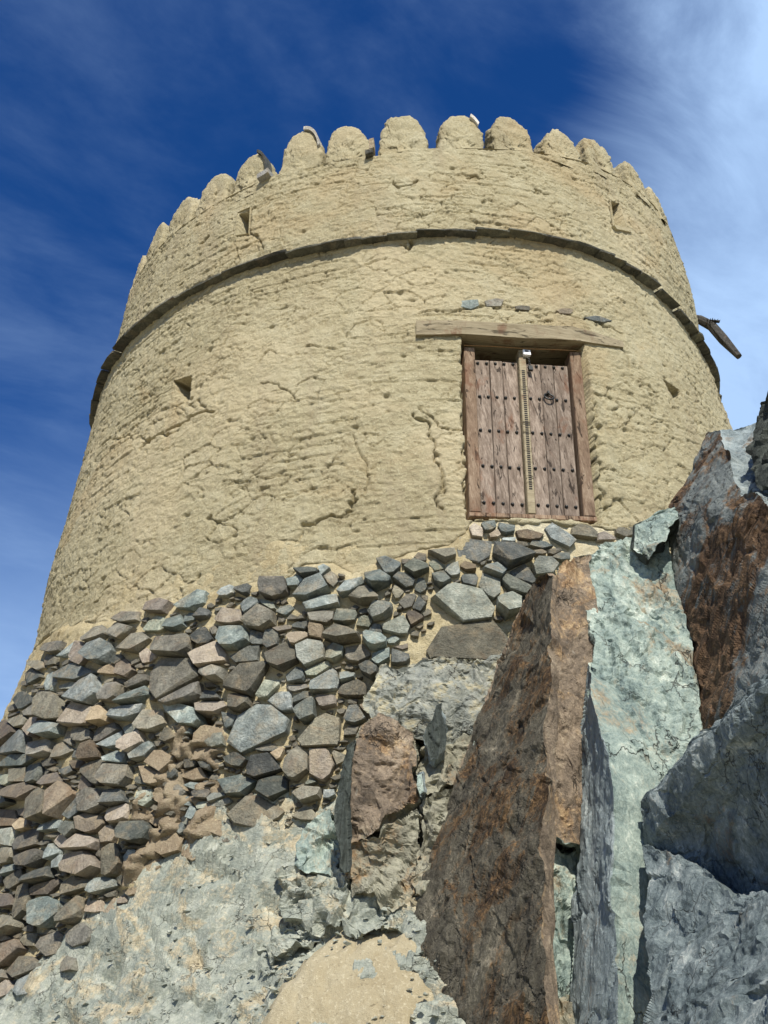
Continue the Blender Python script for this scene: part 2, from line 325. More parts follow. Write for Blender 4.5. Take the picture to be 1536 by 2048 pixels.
def wood_material(name, c1, c2, c3, ax):
    m, t, b = material(name, 0.85, 0.2); P0 = t.new('ShaderNodeNewGeometry').outputs['Position']
    P = t.mapping(P0, rot=(0, 0, -0.246)); s = [9, 9, 9]; s[ax] = 0.7; PS = t.mapping(P, scale=tuple(s))
    oi = t.new('ShaderNodeObjectInfo').outputs['Random']
    n = t.noise(t.vmath('ADD', PS, t.vmath('SCALE', (1, 1, 1))), 2.2, 7, 0.68, 0.6); f = t.noise(PS, 9, 5, 0.7, 0.4)
    col = t.ramp(t.math('ADD', t.math('MULTIPLY', n, 0.6), t.math('MULTIPLY', f, 0.4)), [(0.32, c1), (0.5, c2), (0.68, c3)])
    s2 = [14, 14, 14]; s2[ax] = 1.3
    gouge = t.smooth(t.noise(t.mapping(P, scale=tuple(s2)), 1.6, 4, 0.65, 0.9), 0.58, 0.65)
    col = t.mix(t.math('MULTIPLY', gouge, 0.85), col, tuple(x*0.28 for x in c1))
    rust = t.smooth(t.noise(t.mapping(P, scale=(3, 3, 1.6)), 1.6, 5, 0.65, 0.6), 0.52, 0.66)
    col = t.mix(t.math('MULTIPLY', rust, 0.65), col, (0.15, 0.07, 0.038))
    hv = t.new('ShaderNodeHueSaturation'); t.put(hv.inputs['Color'], col); t.put(hv.inputs['Value'], t.math('ADD', t.math('MULTIPLY', oi, 0.35), 0.82)); 
    t.put(b.inputs['Base Color'], hv.outputs[0]); bump(t, b, t.math('SUBTRACT', t.math('ADD', n, t.math('MULTIPLY', f, 0.6)), t.math('MULTIPLY', gouge, 0.6)), 0.008, 0.9)
    return m
M['plank'] = wood_material('door_wood', (0.07, 0.048, 0.034), (0.19, 0.147, 0.112), (0.38, 0.31, 0.245), 2)
M['frame'] = wood_material('frame_wood', (0.085, 0.052, 0.032), (0.21, 0.145, 0.095), (0.38, 0.295, 0.205), 2)
M['lintel'] = wood_material('lintel_wood', (0.17, 0.135, 0.08), (0.28, 0.235, 0.15), (0.38, 0.325, 0.22), 0)
M['oldlog'] = wood_material('log_wood', (0.02, 0.018, 0.015), (0.045, 0.042, 0.036), (0.09, 0.082, 0.068), 2)
def plain(name, c, rough=0.5, metal=0.0):
    m, t, b = material(name, rough, 0.4); P = t.new('ShaderNodeNewGeometry').outputs['Position']
    n = t.noise(P, 60, 4, 0.6); t.put(b.inputs['Base Color'], t.ramp(n, [(0.35, tuple(x*0.7 for x in c)), (0.65, tuple(min(1, x*1.2) for x in c))])); b.inputs['Metallic'].default_value = metal
    return m
M['iron'] = plain('wrought_iron', (0.035, 0.036, 0.034), 0.42, 0.6)
M['black'] = plain('shade_black', (0.022, 0.02, 0.018), 0.9)
M['white'] = plain('white_paint', (0.80, 0.80, 0.82), 0.4)
M['glass'] = plain('lamp_glass', (0.10, 0.11, 0.13), 0.15)
M['lit_edge'] = plain('lit_edge', (0.30, 0.17, 0.07), 0.7)

# ------------------------------------------------------------------ large structure: ground, bedrock
def tps(C, Z, Q):
    d = lambda A, B: np.sqrt(((A[:, None]-B[None])**2).sum(-1)+1e-9)
    U = lambda r: r*r*np.log(r+1e-9)
    n = len(C); K = U(d(C, C))+np.eye(n)*0.02; Pm = np.c_[np.ones(n), C]
    A = np.block([[K, Pm], [Pm.T, np.zeros((3, 3))]]); s = np.linalg.solve(A, np.r_[Z, 0, 0, 0])
    out = np.zeros(len(Q))
    for i in range(0, len(Q), 50000):
        q = Q[i:i+50000]; out[i:i+50000] = U(d(q, C))@s[:n]+np.c_[np.ones(len(q)), q]@s[n:]
    return out
ctrl = [on_wall(x, y, 0.10, True) for x, y in [(-150, 2050), (0, 1992), (110, 1942), (180, 1890), (250, 1800), (330, 1775), (430, 1752), (520, 1695), (600, 1645), (690, 1610), (800, 1560), (900, 1520)]]
ctrl += [at(x, y, Y) for x, y, Y in [(-200, 2150, 6.6), (0, 2110, 6.35), (200, 2110, 6.1), (400, 2110, 5.9), (600, 2110, 5.75), (800, 2110, 5.6), (1000, 2110, 5.5),
         (150, 2000, 6.75), (300, 1900, 6.65), (450, 1870, 6.45), (560, 1800, 6.5), (600, 1950, 6.05), (720, 1950, 5.95), (700, 1790, 6.35), (620, 1700, 6.6), (780, 1830, 6.15), (850, 1780, 6.2), (850, 1650, 6.55), (960, 1600, 6.6)]]
ctrl += [np.array(p) for p in [(-4.5, -6.0, 0.9), (-4.2, -4.2, 1.5), (-6.5, -3, 0.7), (-2.5, -7.0, 0.5), (-1, -7.4, 0.3), (1, -7.6, 0.3), (3, -7.6, 0.4), (2.2, -5.0, 2.3), (3.4, -4.0, 2.3), (5.5, -4.5, 1.2), (-3.9, -1, 1.8), (0, 0, 2.0), (4, 0, 2.2), (0, 4, 2.0), (-7, 3, 0.6), (7, 2, 0.8), (0, 7.5, 0.5)]]
ctrl = np.array(ctrl)
def bed_z(X, Yw):
    Q = np.c_[X.ravel(), Yw.ravel()]
    z = tps(ctrl[:, :2], ctrl[:, 2], Q)
    d = np.sqrt(Q[:, 0]**2+(Q[:, 1]*0.98)**2)
    k = sstep(d, 6.6, 8.4)
    k = np.maximum(k, sstep(-Q[:, 1], 6.6, 8.2))
    return (z*(1-k) + (-0.25)*k).reshape(X.shape)
def axis(a, b, c, d, fine, coarse):
    return np.unique(np.r_[np.arange(a, b, coarse), np.arange(b, c, fine), np.arange(c, d+coarse, coarse)])
gx = axis(-9, -3.3, 1.0, 9, 0.0145, 0.15); gy = axis(-9.4, -6.3, -4.3, 9, 0.0145, 0.15)
X, Yg = np.meshgrid(gx, gy); Zg = bed_z(X, Yg)
Pm = np.c_[X.ravel(), Yg.ravel(), Zg.ravel()]
def grid_faces(nr, nc):
    i = (np.arange(nr-1)[:, None]*nc+np.arange(nc-1)[None]).ravel(); return np.c_[i, i+1, i+nc+1, i+nc]
# strike of the sheets in the bedrock: seen as layering falling to the lower left
Rm = np.array(Matrix.Rotation(math.radians(-28), 3, 'Y'))
Q = Pm@Rm.T
Q = Q+0.05*np.stack([fbm(Pm*4+q*7, 3, 250+q) for q in range(3)], 1)
d = 0.045*chips(Q/np.array([0.55, 0.40, 0.20]), 3) + 0.022*chips(Q/np.array([0.20, 0.17, 0.10]), 9) + 0.007*chips(Q/np.array([0.09, 0.085, 0.06]), 15) + 0.03*fbm(Q*2.2, 4, 5) + 0.006*fbm(Q*26, 2, 8)
# drift of sand, lower middle
SANDC = [at(x, y, 6.0) for x, y in ((490, 2060), (540, 1950), (640, 1885), (760, 1850), (835, 1850), (850, 2100))]
def inside(px, py, poly):
    c = np.zeros(px.shape, bool); n = len(poly)
    for i in range(n):
        x1, y1 = poly[i]; x2, y2 = poly[(i+1) % n]
        c ^= ((y1 > py) != (y2 > py)) & (px < (x2-x1)*(py-y1)/(y2-y1+1e-12)+x1)
    return c
def proj(P):
    D = np.asarray(P)-CAMP; z = D@CF; return 768+FPX*(D@CR)/z, 1024-FPX*(D@CU)/z
d *= 1.0
Pd = Pm.copy(); Pd[:, 2] += d
Pd[:, 1] -= 0.7*d
bed = mesh_obj('bedrock', Pd, grid_faces(len(gy), len(gx)), M['bedrock'], smooth=False); tag(bed, 'pale blue grey broken bedrock slope at the foot of the tower', kind='structure')
gs = np.r_[-900, -300, -120, np.linspace(-60, 60, 61), 120, 300, 900]
GX, GY = np.meshgrid(gs, gs); GZ = np.minimum(0.0, -0.02)+0.12*fbm(np.c_[GX.ravel()*0.12, GY.ravel()*0.12], 3, 4).reshape(GX.shape)
gr = mesh_obj('ground', np.c_[GX.ravel(), GY.ravel(), GZ.ravel()], grid_faces(len(gs), len(gs)), M['sand'], smooth=True); tag(gr, kind='structure')

# sand patch: smooth skin laid over the bedrock
px_poly = [(480, 2110), (505, 2030), (530, 1960), (570, 1925), (640, 1888), (690, 1872), (740, 1862), (800, 1856), (850, 1850), (860, 2110)]
fx = np.arange(-1.2, 0.75, 0.014); fy = np.arange(-6.6, -5.0, 0.014)
SX, SY = np.meshgrid(fx, fy); SZ = bed_z(SX, SY); PS_ = np.c_[SX.ravel(), SY.ravel(), SZ.ravel()]
ux, uy = proj(PS_)
wob = 26*fbm(PS_[:, :2]*2.2, 2, 20)+30*fbm(PS_[:, :2]*7, 3, 21)
def edge_dist(x, y, poly):
    best = np.full(x.shape, 1e9)
    for i in range(len(poly)):
        a = np.array(poly[i], float); b = np.array(poly[(i+1) % len(poly)], float); e = b-a
        t = np.clip(((x-a[0])*e[0]+(y-a[1])*e[1])/(e@e), 0, 1); best = np.minimum(best, np.hypot(x-a[0]-t*e[0], y-a[1]-t*e[1]))
    return best
sd = edge_dist(ux, uy, px_poly)*np.where(inside(ux, uy, px_poly), 1, -1)+wob
PS_[:, 2] += -0.12 + 0.185*sstep(sd, -70, 70) + 0.035*fbm(PS_[:, :2]*2.5, 4, 2)+0.012*fbm(PS_[:, :2]*9, 4, 24)+0.005*fbm(PS_[:, :2]*34, 3, 25) - 0.018*sstep(fbm(PS_[:, :2]*13, 2, 26), 0.35, 0.6)
sand = mesh_obj('sand_drift', PS_, grid_faces(len(fy), len(fx)), M['sand'], smooth=True); tag(sand, kind='structure')

# ------------------------------------------------------------------ the tower
tower = empty('watchtower', (0, 0, 1.6))
tag(tower, 'round tapering mud plastered watchtower with scalloped battlements on a rubble stone base', 'tower')
TL = np.array([0, 0, 1.6])
def part(name, V, F, mat, parent=None, smooth=False, mids=None):
    return mesh_obj(name, np.asarray(V)-TL, F, mat, parent or tower, smooth, mids)
def part_hull(name, pts, mat, parent=None):
    return hull_obj(name, [np.asarray(p)-TL for p in pts], mat, parent or tower)
DOOR_AZ = 14.1
ZB = np.array([(-180, 4.6), (-75, 4.80), (-49, 4.72), (-34.6, 4.47), (-28.8, 4.52), (-22.3, 4.50), (-17.8, 4.52), (-13.5, 4.5), (-11.5, 4.63), (-8.5, 4.62), (-6.5, 4.48), (-3.6, 4.60), (-0.2, 4.64), (3.2, 4.70), (5.0, 4.80), (5.9, 4.93), (18.5, 4.93), (21, 4.9), (24, 4.84), (40, 4.7), (75, 4.6), (180, 4.6)])
zb = lambda a: np.interp(a, ZB[:, 0], ZB[:, 1])
MTOP = lambda a: np.interp(a, [-80, -43, -16, -8, 1, 11, 20, 30, 41, 56, 80], [10.2, 10.2, 10.3, 10.24, 10.28, 10.35, 10.44, 10.48, 10.62, 10.75, 10.8])
MGAP = lambda a: np.interp(a, [-80, -21, -12, -3.4, 4.7, 14, 24, 35, 50, 80], [9.64, 9.67, 9.63, 9.60, 9.68, 9.76, 9.89, 10.07, 10.15, 10.2])
ZLEDGE = lambda a: np.interp(a, [-180, -75, -60, -52, -22, -11, -4, 1, 8, 16, 27, 40, 46, 52, 62, 180], [8.2, 8.15, 8.22, 8.30, 8.30, 8.27, 8.27, 8.29, 8.33, 8.39, 8.42, 8.40, 8.33, 8.26, 8.2, 8.2])

def bulge(a, z):
    """the tower is not quite round: fuller on the left, flatter low on the right"""
    a = np.asarray(a, float); z = np.asarray(z, float); R_ = sstep(a, 28, 62)*(1-sstep(a, 100, 140)); L_ = sstep(-a, 28, 62)*(1-sstep(-a, 100, 140))
    return 0.065*L_*sstep(z, 4.7, 5.8) - 0.10*R_*(1-sstep(z, 8.5, 9.2)) + 0.09*R_*sstep(z, 8.9, 9.9)
az = np.r_[np.arange(-180, -72, 3.0), np.arange(-72, 72, 0.152), np.arange(72, 181, 3.0)]; az[-1] = 180
zr = np.arange(0, 1.0001, 1/505.)
AZ, T = np.meshgrid(az, zr)
Zw = 4.25 + T*(MGAP(AZ)-4.25)
s = np.radians(AZ)*4.2; S2 = np.c_[s.ravel(), Zw.ravel()]
def plaster_relief(S2, seed=0, course=0.118):
    s, z = S2[:, 0], S2[:, 1]
    d = 0.024*fbm(S2*0.9, 3, 40+seed) + 0.009*fbm(S2*np.array([6, 8]), 3, 41+seed) + 0.010*fbm(S2*np.array([22, 27]), 3, 42+seed)
    wz = z + 0.045*fbm(S2*np.array([0.9, 0.8]), 2, 43) + 0.014*fbm(S2*np.array([5, 4]), 2, 44)
    row = wz/course; fr = row-np.floor(row)
    mk = sstep(fbm(S2*np.array([0.9, 1.6]), 3, 45+seed), -0.15, 0.35)
    mk2 = sstep(fbm(S2*np.array([3.0, 9.0]), 2, 46+seed), -0.05, 0.3)
    d += mk*mk2*(-0.020*np.exp(-((fr-0.5)/0.06)**2)) + mk*0.006*(0.5-np.mod(fr-0.5, 1.0))
    # head joints between the bricks, here and there
    col = s/0.30 + 0.5*np.floor(row-0.5) + 0.12*fbm(S2*6, 2, 47); fc = col-np.floor(col)
    d += -0.010*np.exp(-((fc-0.5)/0.03)**2)*mk*sstep(fbm(S2*np.array([4, 4]), 2, 48+seed), 0.05, 0.3)
    # flaking clods: facets leaning out at the bottom
    Sw = S2 + 0.05*np.c_[fbm(S2*5, 2, 50), fbm(S2*5, 2, 51)]
    for k, (ws, hs_, amp, thr) in enumerate(((0.27, 0.16, 0.011, 0.35), (0.12, 0.085, 0.009, 0.35), (0.062, 0.046, 0.008, 0.3))):
        f1, f2, off, a, b, c = worley(Sw/np.array([ws, hs_]), 60+k*7+seed)
        m = sstep(a, thr, thr+0.25)*sstep(fbm(S2*(1.1+k), 2, 70+k+seed), -0.45, 0.25)
        d += amp*m*(-off[:, 1]*0.9 + (b-0.5)*0.8*off[:, 0] + (c-0.5)*0.5)
        d += -(0.032, 0.024, 0.010)[k]*m*np.exp(-((f2-f1)/(0.036, 0.07, 0.14)[k])**2)*sstep(b, 0.50, 0.62)
    # pock holes
    f1, f2, off, a, b, c = worley(S2/np.array([0.24, 0.20]), 90+seed)
    d -= 0.035*(a > 0.87)*np.exp(-(((off[:, 0]*0.24)/(0.020+0.02*b))**2+((off[:, 1]*0.20)/(0.012+0.010*c))**2))
    return d
dw = plaster_relief(S2)
azf, zf = AZ.ravel(), Zw.ravel()
# smoother, finer coursed parapet above the ledge
def polyline_groove(pts, width, depth, wob=0.02, seed=0):
    P = np.array([AZZ(x, y) for x, y in pts]); P = np.c_[np.radians(P[:, 0])*4.2, P[:, 1]]
    lo = P.min(0)-0.3; hi = P.max(0)+0.3
    m = np.where(((S2 > lo) & (S2 < hi)).all(1))[0]; best = np.full(len(m), 9.0); Sm = S2[m]; Sm = Sm+wob*np.c_[fbm(Sm*7, 3, 120+seed), fbm(Sm*7, 3, 121+seed)]
    for i in range(len(P)-1):
        e = P[i+1]-P[i]; t = np.clip(((Sm-P[i])@e)/(e@e), 0, 1); best = np.minimum(best, np.linalg.norm(Sm-P[i]-t[:, None]*e, axis=1))
    out = np.zeros(len(S2)); out[m] = -depth*np.exp(-(best/width)**2); return out
CR_ = [([(830, 830), (850, 850), (868, 900), (878, 960), (880, 1000), (895, 1030)], 0.016, 0.05), ([(845, 815), (875, 855), (930, 862)], 0.014, 0.045), ([(608, 1052), (640, 1046), (690, 1030), (706, 985)], 0.018, 0.06),
       ([(540, 1090), (590, 1088), (612, 1060)], 0.014, 0.04), ([(335, 862), (370, 845), (420, 826)], 0.022, 0.06), ([(285, 892), (300, 875), (335, 862)], 0.025, 0.05), ([(228, 885), (262, 872), (300, 880)], 0.014, 0.04),
       ([(375, 815), (395, 800), (415, 808)], 0.012, 0.03), ([(345, 1165), (365, 1185), (395, 1148)], 0.014, 0.04), ([(185, 1205), (200, 1190), (215, 1175)], 0.014, 0.04), ([(420, 1030), (455, 1040), (470, 1020)], 0.012, 0.035),
       ([(715, 870), (722, 920), (740, 960), (700, 1010)], 0.012, 0.03), ([(500, 470), (515, 490), (522, 515)], 0.013, 0.035), ([(1240, 695), (1255, 720), (1262, 740)], 0.014, 0.035), ([(520, 770), (560, 775), (600, 800)], 0.012, 0.03),
       ([(445, 970), (490, 965), (530, 945)], 0.012, 0.03), ([(560, 1000), (600, 985), (640, 990)], 0.012, 0.03), ([(800, 490), (812, 500), (815, 480)], 0.018, 0.07), ([(785, 362), (800, 380), (830, 358)], 0.018, 0.06), ([(938, 358), (952, 355), (966, 360)], 0.016, 0.06),
       ([(400, 488), (408, 484)], 0.035, 0.12), ([(286, 893), (292, 886)], 0.035, 0.10), ([(1305, 845), (1330, 850), (1345, 860)], 0.012, 0.03), ([(1290, 800), (1310, 830)], 0.010, 0.03), ([(1075, 378), (1095, 384)], 0.018, 0.04),
       ([(930, 700), (928, 800), (932, 900), (936, 1020)], 0.012, 0.05), ([(1176, 720), (1185, 800), (1195, 900), (1205, 1020)], 0.020, 0.045), ([(840, 632), (880, 622), (960, 614), (1060, 618), (1180, 638), (1250, 668)], 0.014, 0.03)]
for i, (pl, w_, dp) in enumerate(CR_): dw += polyline_groove(pl, w_*0.55, dp*1.15, 0.075, i*3)
# ragged lower edge of the plaster
zbn = zb(azf) + 0.05*fbm(S2*3.5, 3, 80) + 0.025*fbm(S2*12, 2, 81)
dw += 0.012*np.exp(-((zf-zbn-0.05)/0.05)**2) - 0.16*(1-sstep(zf-zbn, -0.03, 0.05))
# deep openings: the loopholes and the doorway are real recesses in the wall
def recess(poly_px, depth, wobn=0.012):
    P = np.array([AZZ(x, y) for x, y in poly_px]); Pp = [(math.radians(a)*4.2, z) for a, z in P]
    wx = s.ravel()+wobn*fbm(S2*9, 2, 85); wz_ = zf+wobn*fbm(S2*9, 2, 86)
    m = inside(wx, wz_, Pp); return m
HOLES = {'loop_ul': [(478, 428), (503, 417), (500, 470), (474, 474)], 'loop_ur': [(1217, 402), (1236, 408), (1254, 462), (1226, 456)],
         'loop_ll': [(346, 762), (384, 753), (378, 795), (372, 812), (360, 790)], 'loop_lr': [(1331, 760), (1364, 777), (1366, 784), (1358, 793), (1349, 794), (1338, 776)]}
deep = np.zeros(len(S2), bool)
for nm, pl in HOLES.items():
    m = recess(pl, 0.4); dw[m] -= 0.8; deep |= m
u_ = np.radians(azf-DOOR_AZ)*4.3; ZLB = float(on_wall(1040, 672)[2])+0.02
md = recess([(921, 660), (1166, 670), (1180, 800), (1203, 1047), (934, 1040)], 0.7, 0.016) & (zf > 4.965)
dw[md] = -0.75
dw += 0.025*np.exp(-((u_-0.66)/0.06)**2)*((zf > 4.95) & (zf < 6.85))*(~md)
rr = rcone(zf)+dw+bulge(azf, zf); ar = np.radians(azf)
Vw = np.c_[rr*np.sin(ar), -rr*np.cos(ar), zf]
part('plaster_wall', Vw, grid_faces(len(zr), len(az)), M['plaster'], smooth=True)
# inside of the parapet and the roof
ai = np.radians(np.arange(-180, 181, 3.0)); Vi = []; Fi = []
for a in ai:
    zt = float(MGAP(math.degrees(a))); r0 = float(rcone(zt)+bulge(math.degrees(a), zt))
    for r, z in ((r0+0.0, zt), (r0-0.34, zt), (r0-0.36, 9.0), (0.02, 9.05)): Vi.append((r*math.sin(a), -r*math.cos(a), z))
for i in range(len(ai)-1):
    for k in range(3): Fi.append((i*4+k, i*4+k+1, i*4+k+5, i*4+k+4))
part('roof', Vi, Fi, M['plaster'])

# loophole linings
def lining(pl, mat, lip=False):
    P = [on_wall(x, y, -0.02) for x, y in pl]; c = sum(P)/len(P); n = np.array([c[0], c[1], 0]); n /= np.linalg.norm(n)
    V = []; F = []; k = len(P)
    for sc_, dep in ((1.06, 0.005), (1.0, 0.03), (0.86, -0.45), (1.06, -0.5)):
        for p in P: V.append(c+(p-c)*sc_+n*dep)
    for r in (1,):
        for i in range(k): F.append((r*k+i, r*k+(i+1) % k, (r+1)*k+(i+1) % k, (r+1)*k+i))
    for i in range(k): F.append((i, (i+1) % k, k+(i+1) % k, k+i))
    o = part('loophole', V, F, mat)
    if lip:
        a, b = P[2], P[3]; t = (b-a)
        part_hull('loophole_sill', [a-t*0.15, b+t*0.15, a-t*0.15+n*0.05, b+t*0.15+n*0.05, a+np.array([0, 0, -0.05])+n*0.05, b+np.array([0, 0, -0.05])+n*0.05, a+np.array([0, 0, -0.05]), b+np.array([0, 0, -0.05])], mat)
lining(HOLES['loop_ul'], M['plaster']); lining(HOLES['loop_ur'], M['plaster'], True)

# merlons
def merlon(azc, w, ztop, zbase, thick=0.30, seed=0):
    r0 = rcone(zbase); h = ztop-zbase+0.03; N = 34
    lean = 0.09*random.uniform(-1, 1); ex = random.uniform(2.0, 2.5)
    out = []
    for i in range(N):     # outline: base left -> over the top -> base right
        t = -1+2*i/(N-1); x = math.copysign(abs(t)**0.9, t); 
        ang = math.pi*(1-(i/(N-1)))
        cxx, sxx = math.cos(ang), math.sin(ang)
        X_ = math.copysign(abs(cxx)**(2/ex), cxx)*w/2*(1-0.05*abs(sxx)); Z_ = (abs(sxx)**(1.5/ex))*h
        out.append((X_+lean*Z_, Z_))
    rows = []
    layers = [(0.0, 0.0), (0.0, 0.35), (0.0, 0.6), (0.0, 0.8), (0.004, 0.93), (0.03, 1.0), (0.10, 1.01), (0.2, 1.01), (0.27, 0.99), (0.295, 0.93), (0.30, 0.6), (0.30, 0.0)]
    V = []; F = []; rad0 = 0
    for dep, sc_ in layers:
        for X_, Z_ in out:
            V.append((X_*sc_, dep*thick/0.3, Z_*sc_-0.03-(0.08 if Z_ < 0.02 else 0)))
    for r in range(len(layers)-1):
        for i in range(N-1): F.append((r*N+i, r*N+i+1, (r+1)*N+i+1, (r+1)*N+i))
    V = np.array(V); a = math.radians(azc)
    V = np.c_[V[:, 0], V[:, 1], V[:, 2]]
    rad = rcone(V[:, 2]+zbase)-V[:, 1]-0.008+float(bulge(azc, 10.0)); th = a+V[:, 0]/r0
    Wd = np.c_[rad*np.sin(th), -rad*np.cos(th), zbase-0.03+V[:, 2]]
    # refine to take mud relief
    T_ = np.array([(f[0], f[1], f[2]) for f in F]+[(f[0], f[2], f[3]) for f in F])
    Wd, T_, _ = refine(Wd, T_, np.zeros(len(T_), int), 0.03)
    dn = np.c_[Wd[:, 0], Wd[:, 1], np.zeros(len(Wd))]; dn /= np.linalg.norm(dn, axis=1)[:, None]
    Cc = np.array([r0*math.sin(a)-0.15*math.sin(a), -r0*math.cos(a)+0.15*math.cos(a), zbase+h*0.3])
    nn = Wd-Cc; nn[:, 2] *= 0.6; nn /= np.linalg.norm(nn, axis=1)[:, None]
    q = 0.036*fbm(Wd*3.5+seed, 2, 131)+0.018*chips(Wd/0.13+seed, 133)+0.010*chips(Wd/0.055, 134)+0.008*fbm(Wd*22, 2, 132)
    Wd = Wd+nn*q[:, None]
    return part('merlon', Wd, T_, M['plaster'], smooth=True), out, a, r0, zbase
def refine(V, T, Mi, L, maxit=14, back=None):
    V = np.asarray(V, float); T = np.asarray(T, int); Mi = np.asarray(Mi, int)
    for it in range(maxit):
        E = np.sort(np.stack([T[:, [0, 1]], T[:, [1, 2]], T[:, [2, 0]]], 1).reshape(-1, 2), 1)
        key = E[:, 0].astype(np.int64)*len(V)+E[:, 1]; uk, inv = np.unique(key, return_inverse=True)
        a, b = uk//len(V), uk % len(V); ln = np.linalg.norm(V[a]-V[b], axis=1); Le = L
        if back is not None:
            # rock: fine only on faces that can be seen; coarse on hidden backs and far outside the frame
            c_ = V[T].mean(1); n_ = np.cross(V[T[:, 1]]-V[T[:, 0]], V[T[:, 2]]-V[T[:, 0]]); n_ /= np.linalg.norm(n_, axis=1)[:, None]+1e-12
            vd = c_-CAMP; vd /= np.linalg.norm(vd, axis=1)[:, None]; hid = (n_*vd).sum(1) > 0.12
            pm = (V[a]+V[b])/2; ux_, uy_ = proj(pm); out_ = (ux_ < -60) | (ux_ > 1600) | (uy_ > 2110)
            lt_ = np.where(hid, back, L); Le = np.full(len(uk), 9.0); np.minimum.at(Le, inv, np.repeat(lt_, 3)); Le = np.where(out_, back, Le)
        mk = ln > Le
        if not mk.any(): break
        idx = np.full(len(uk), -1); idx[mk] = len(V)+np.arange(mk.sum()); V = np.vstack([V, (V[a[mk]]+V[b[mk]])/2])
        m = idx[inv].reshape(-1, 3); cnt = (m >= 0).sum(1); out = [T[cnt == 0]]; om = [Mi[cnt == 0]]
        s3 = cnt == 3; t, e = T[s3], m[s3]
        for tri in ((t[:, 0], e[:, 0], e[:, 2]), (e[:, 0], t[:, 1], e[:, 1]), (e[:, 2], e[:, 1], t[:, 2]), (e[:, 0], e[:, 1], e[:, 2])): out.append(np.stack(tri, 1)); om.append(Mi[s3])
        for r in range(3):
            t = np.roll(T, -r, 1); e = np.roll(m, -r, 1)
            k1 = (cnt == 1) & (e[:, 0] >= 0); tt, ee = t[k1], e[k1]
            out += [np.stack((tt[:, 0], ee[:, 0], tt[:, 2]), 1), np.stack((ee[:, 0], tt[:, 1], tt[:, 2]), 1)]; om += [Mi[k1]]*2
            k2 = (cnt == 2) & (e[:, 2] < 0); tt, ee = t[k2], e[k2]
            out += [np.stack((tt[:, 0], ee[:, 0], tt[:, 2]), 1), np.stack((ee[:, 0], ee[:, 1], tt[:, 2]), 1), np.stack((ee[:, 0], tt[:, 1], ee[:, 1]), 1)]; om += [Mi[k2]]*3
        T = np.vstack(out); Mi = np.concatenate(om)
    return V, T, Mi
MAZ = [-80, -71, -62, -52.6, -43.6, -35.2, -26.2, -16.6, -7.8, 1.2, 10.6, 20.2, 30.3, 40.2, 50.5, 60.5, 70, 80]
for i, a in enumerate(MAZ):
    w = 0.545
    zbse = float(MGAP(a))
    mo, out, ar_, r0, zb_ = merlon(a, w*random.uniform(0.88, 1.04), float(MTOP(a))+0.07+random.uniform(-0.05, 0.04), zbse, seed=i*3.7)
    if a in (-16.6, 10.6, -26.2, -62, -71):        # pale facing stone left on the edge of some merlons
        rng_ = {-16.6: (17, 30), 10.6: (21, 27), -26.2: (20, 33), -62: (14, 19), -71: (14, 19)}[a]
        V = []; F = []
        pts = out[rng_[0]:rng_[1]]
        for X_, Z_ in pts:
            for dep, sc_ in ((-0.015, 0.95), (-0.02, 1.03), (0.12, 1.03), (0.12, 0.95)):
                th = ar_+X_*sc_/r0; zq = zb_-0.06+Z_*(1+(sc_-1)*0.8); rd = rcone(zq)-dep
                V.append((rd*math.sin(th), -rd*math.cos(th), zq))
        n = len(pts)
        for q in range(n-1):
            for k in range(4): F.append((q*4+k, q*4+(k+1) % 4, q*4+4+(k+1) % 4, q*4+4+k))
        F += [(3, 2, 1, 0), tuple((n-1)*4+k for k in range(4))]
        part('facing_stone', V, F, M['sd'] if a == -26.2 else M['pale'], mo)
# broken stones in two gaps of the battlement
for (x, y, w_, h_, m_) in ((530, 352, 24, 8, 'pale'), (744, 293, 9, 17, 'st'), (739, 309, 14, 7, 'sd')):
    P = on_wall(x, y, 0.03); 
    ax = np.array([math.cos(math.atan2(P[0], -P[1])), math.sin(math.atan2(P[0], -P[1])), 0.25]); n = np.array([P[0], P[1], 0]); n /= np.linalg.norm(n)
    part_hull('loose_stone', [p+np.random.RandomState(3).uniform(-.012, .012, 3) for p in box_pts(P, ax, n, (0, 0, 1), w_*0.0029, 0.06, h_*0.004)], M[m_])

# ledge of slate slabs
a = -86.0
while a < 86:
    L = random.uniform(0.16, 0.42); da = math.degrees(L/4.1); am = a+da/2; zc = float(ZLEDGE(am))+random.uniform(-0.006, 0.006); th_ = random.uniform(0.014, 0.020); pr = random.uniform(0.085, 0.11)
    pts = []
    for q in (-0.5, -0.17, 0.17, 0.5):
        aa = am+da*q*1.03
        for rr_, zq in ((-0.1, th_*0.8), (-0.1, -th_), (pr-0.012, th_*random.uniform(0.7, 1.0)), (pr+random.uniform(-0.012, 0.012), th_*0.3), (pr+random.uniform(-0.012, 0.012), -th_*random.uniform(0.7, 1.0))):
            pts.append(cyl(aa, rcone(zc)+float(bulge(aa, zc))+rr_, zc+zq+0.006*q))
    part_hull('ledge_slab', pts, M['ledge']); a += da+random.choice([0.0, 0.01, 0.02, 0.06])

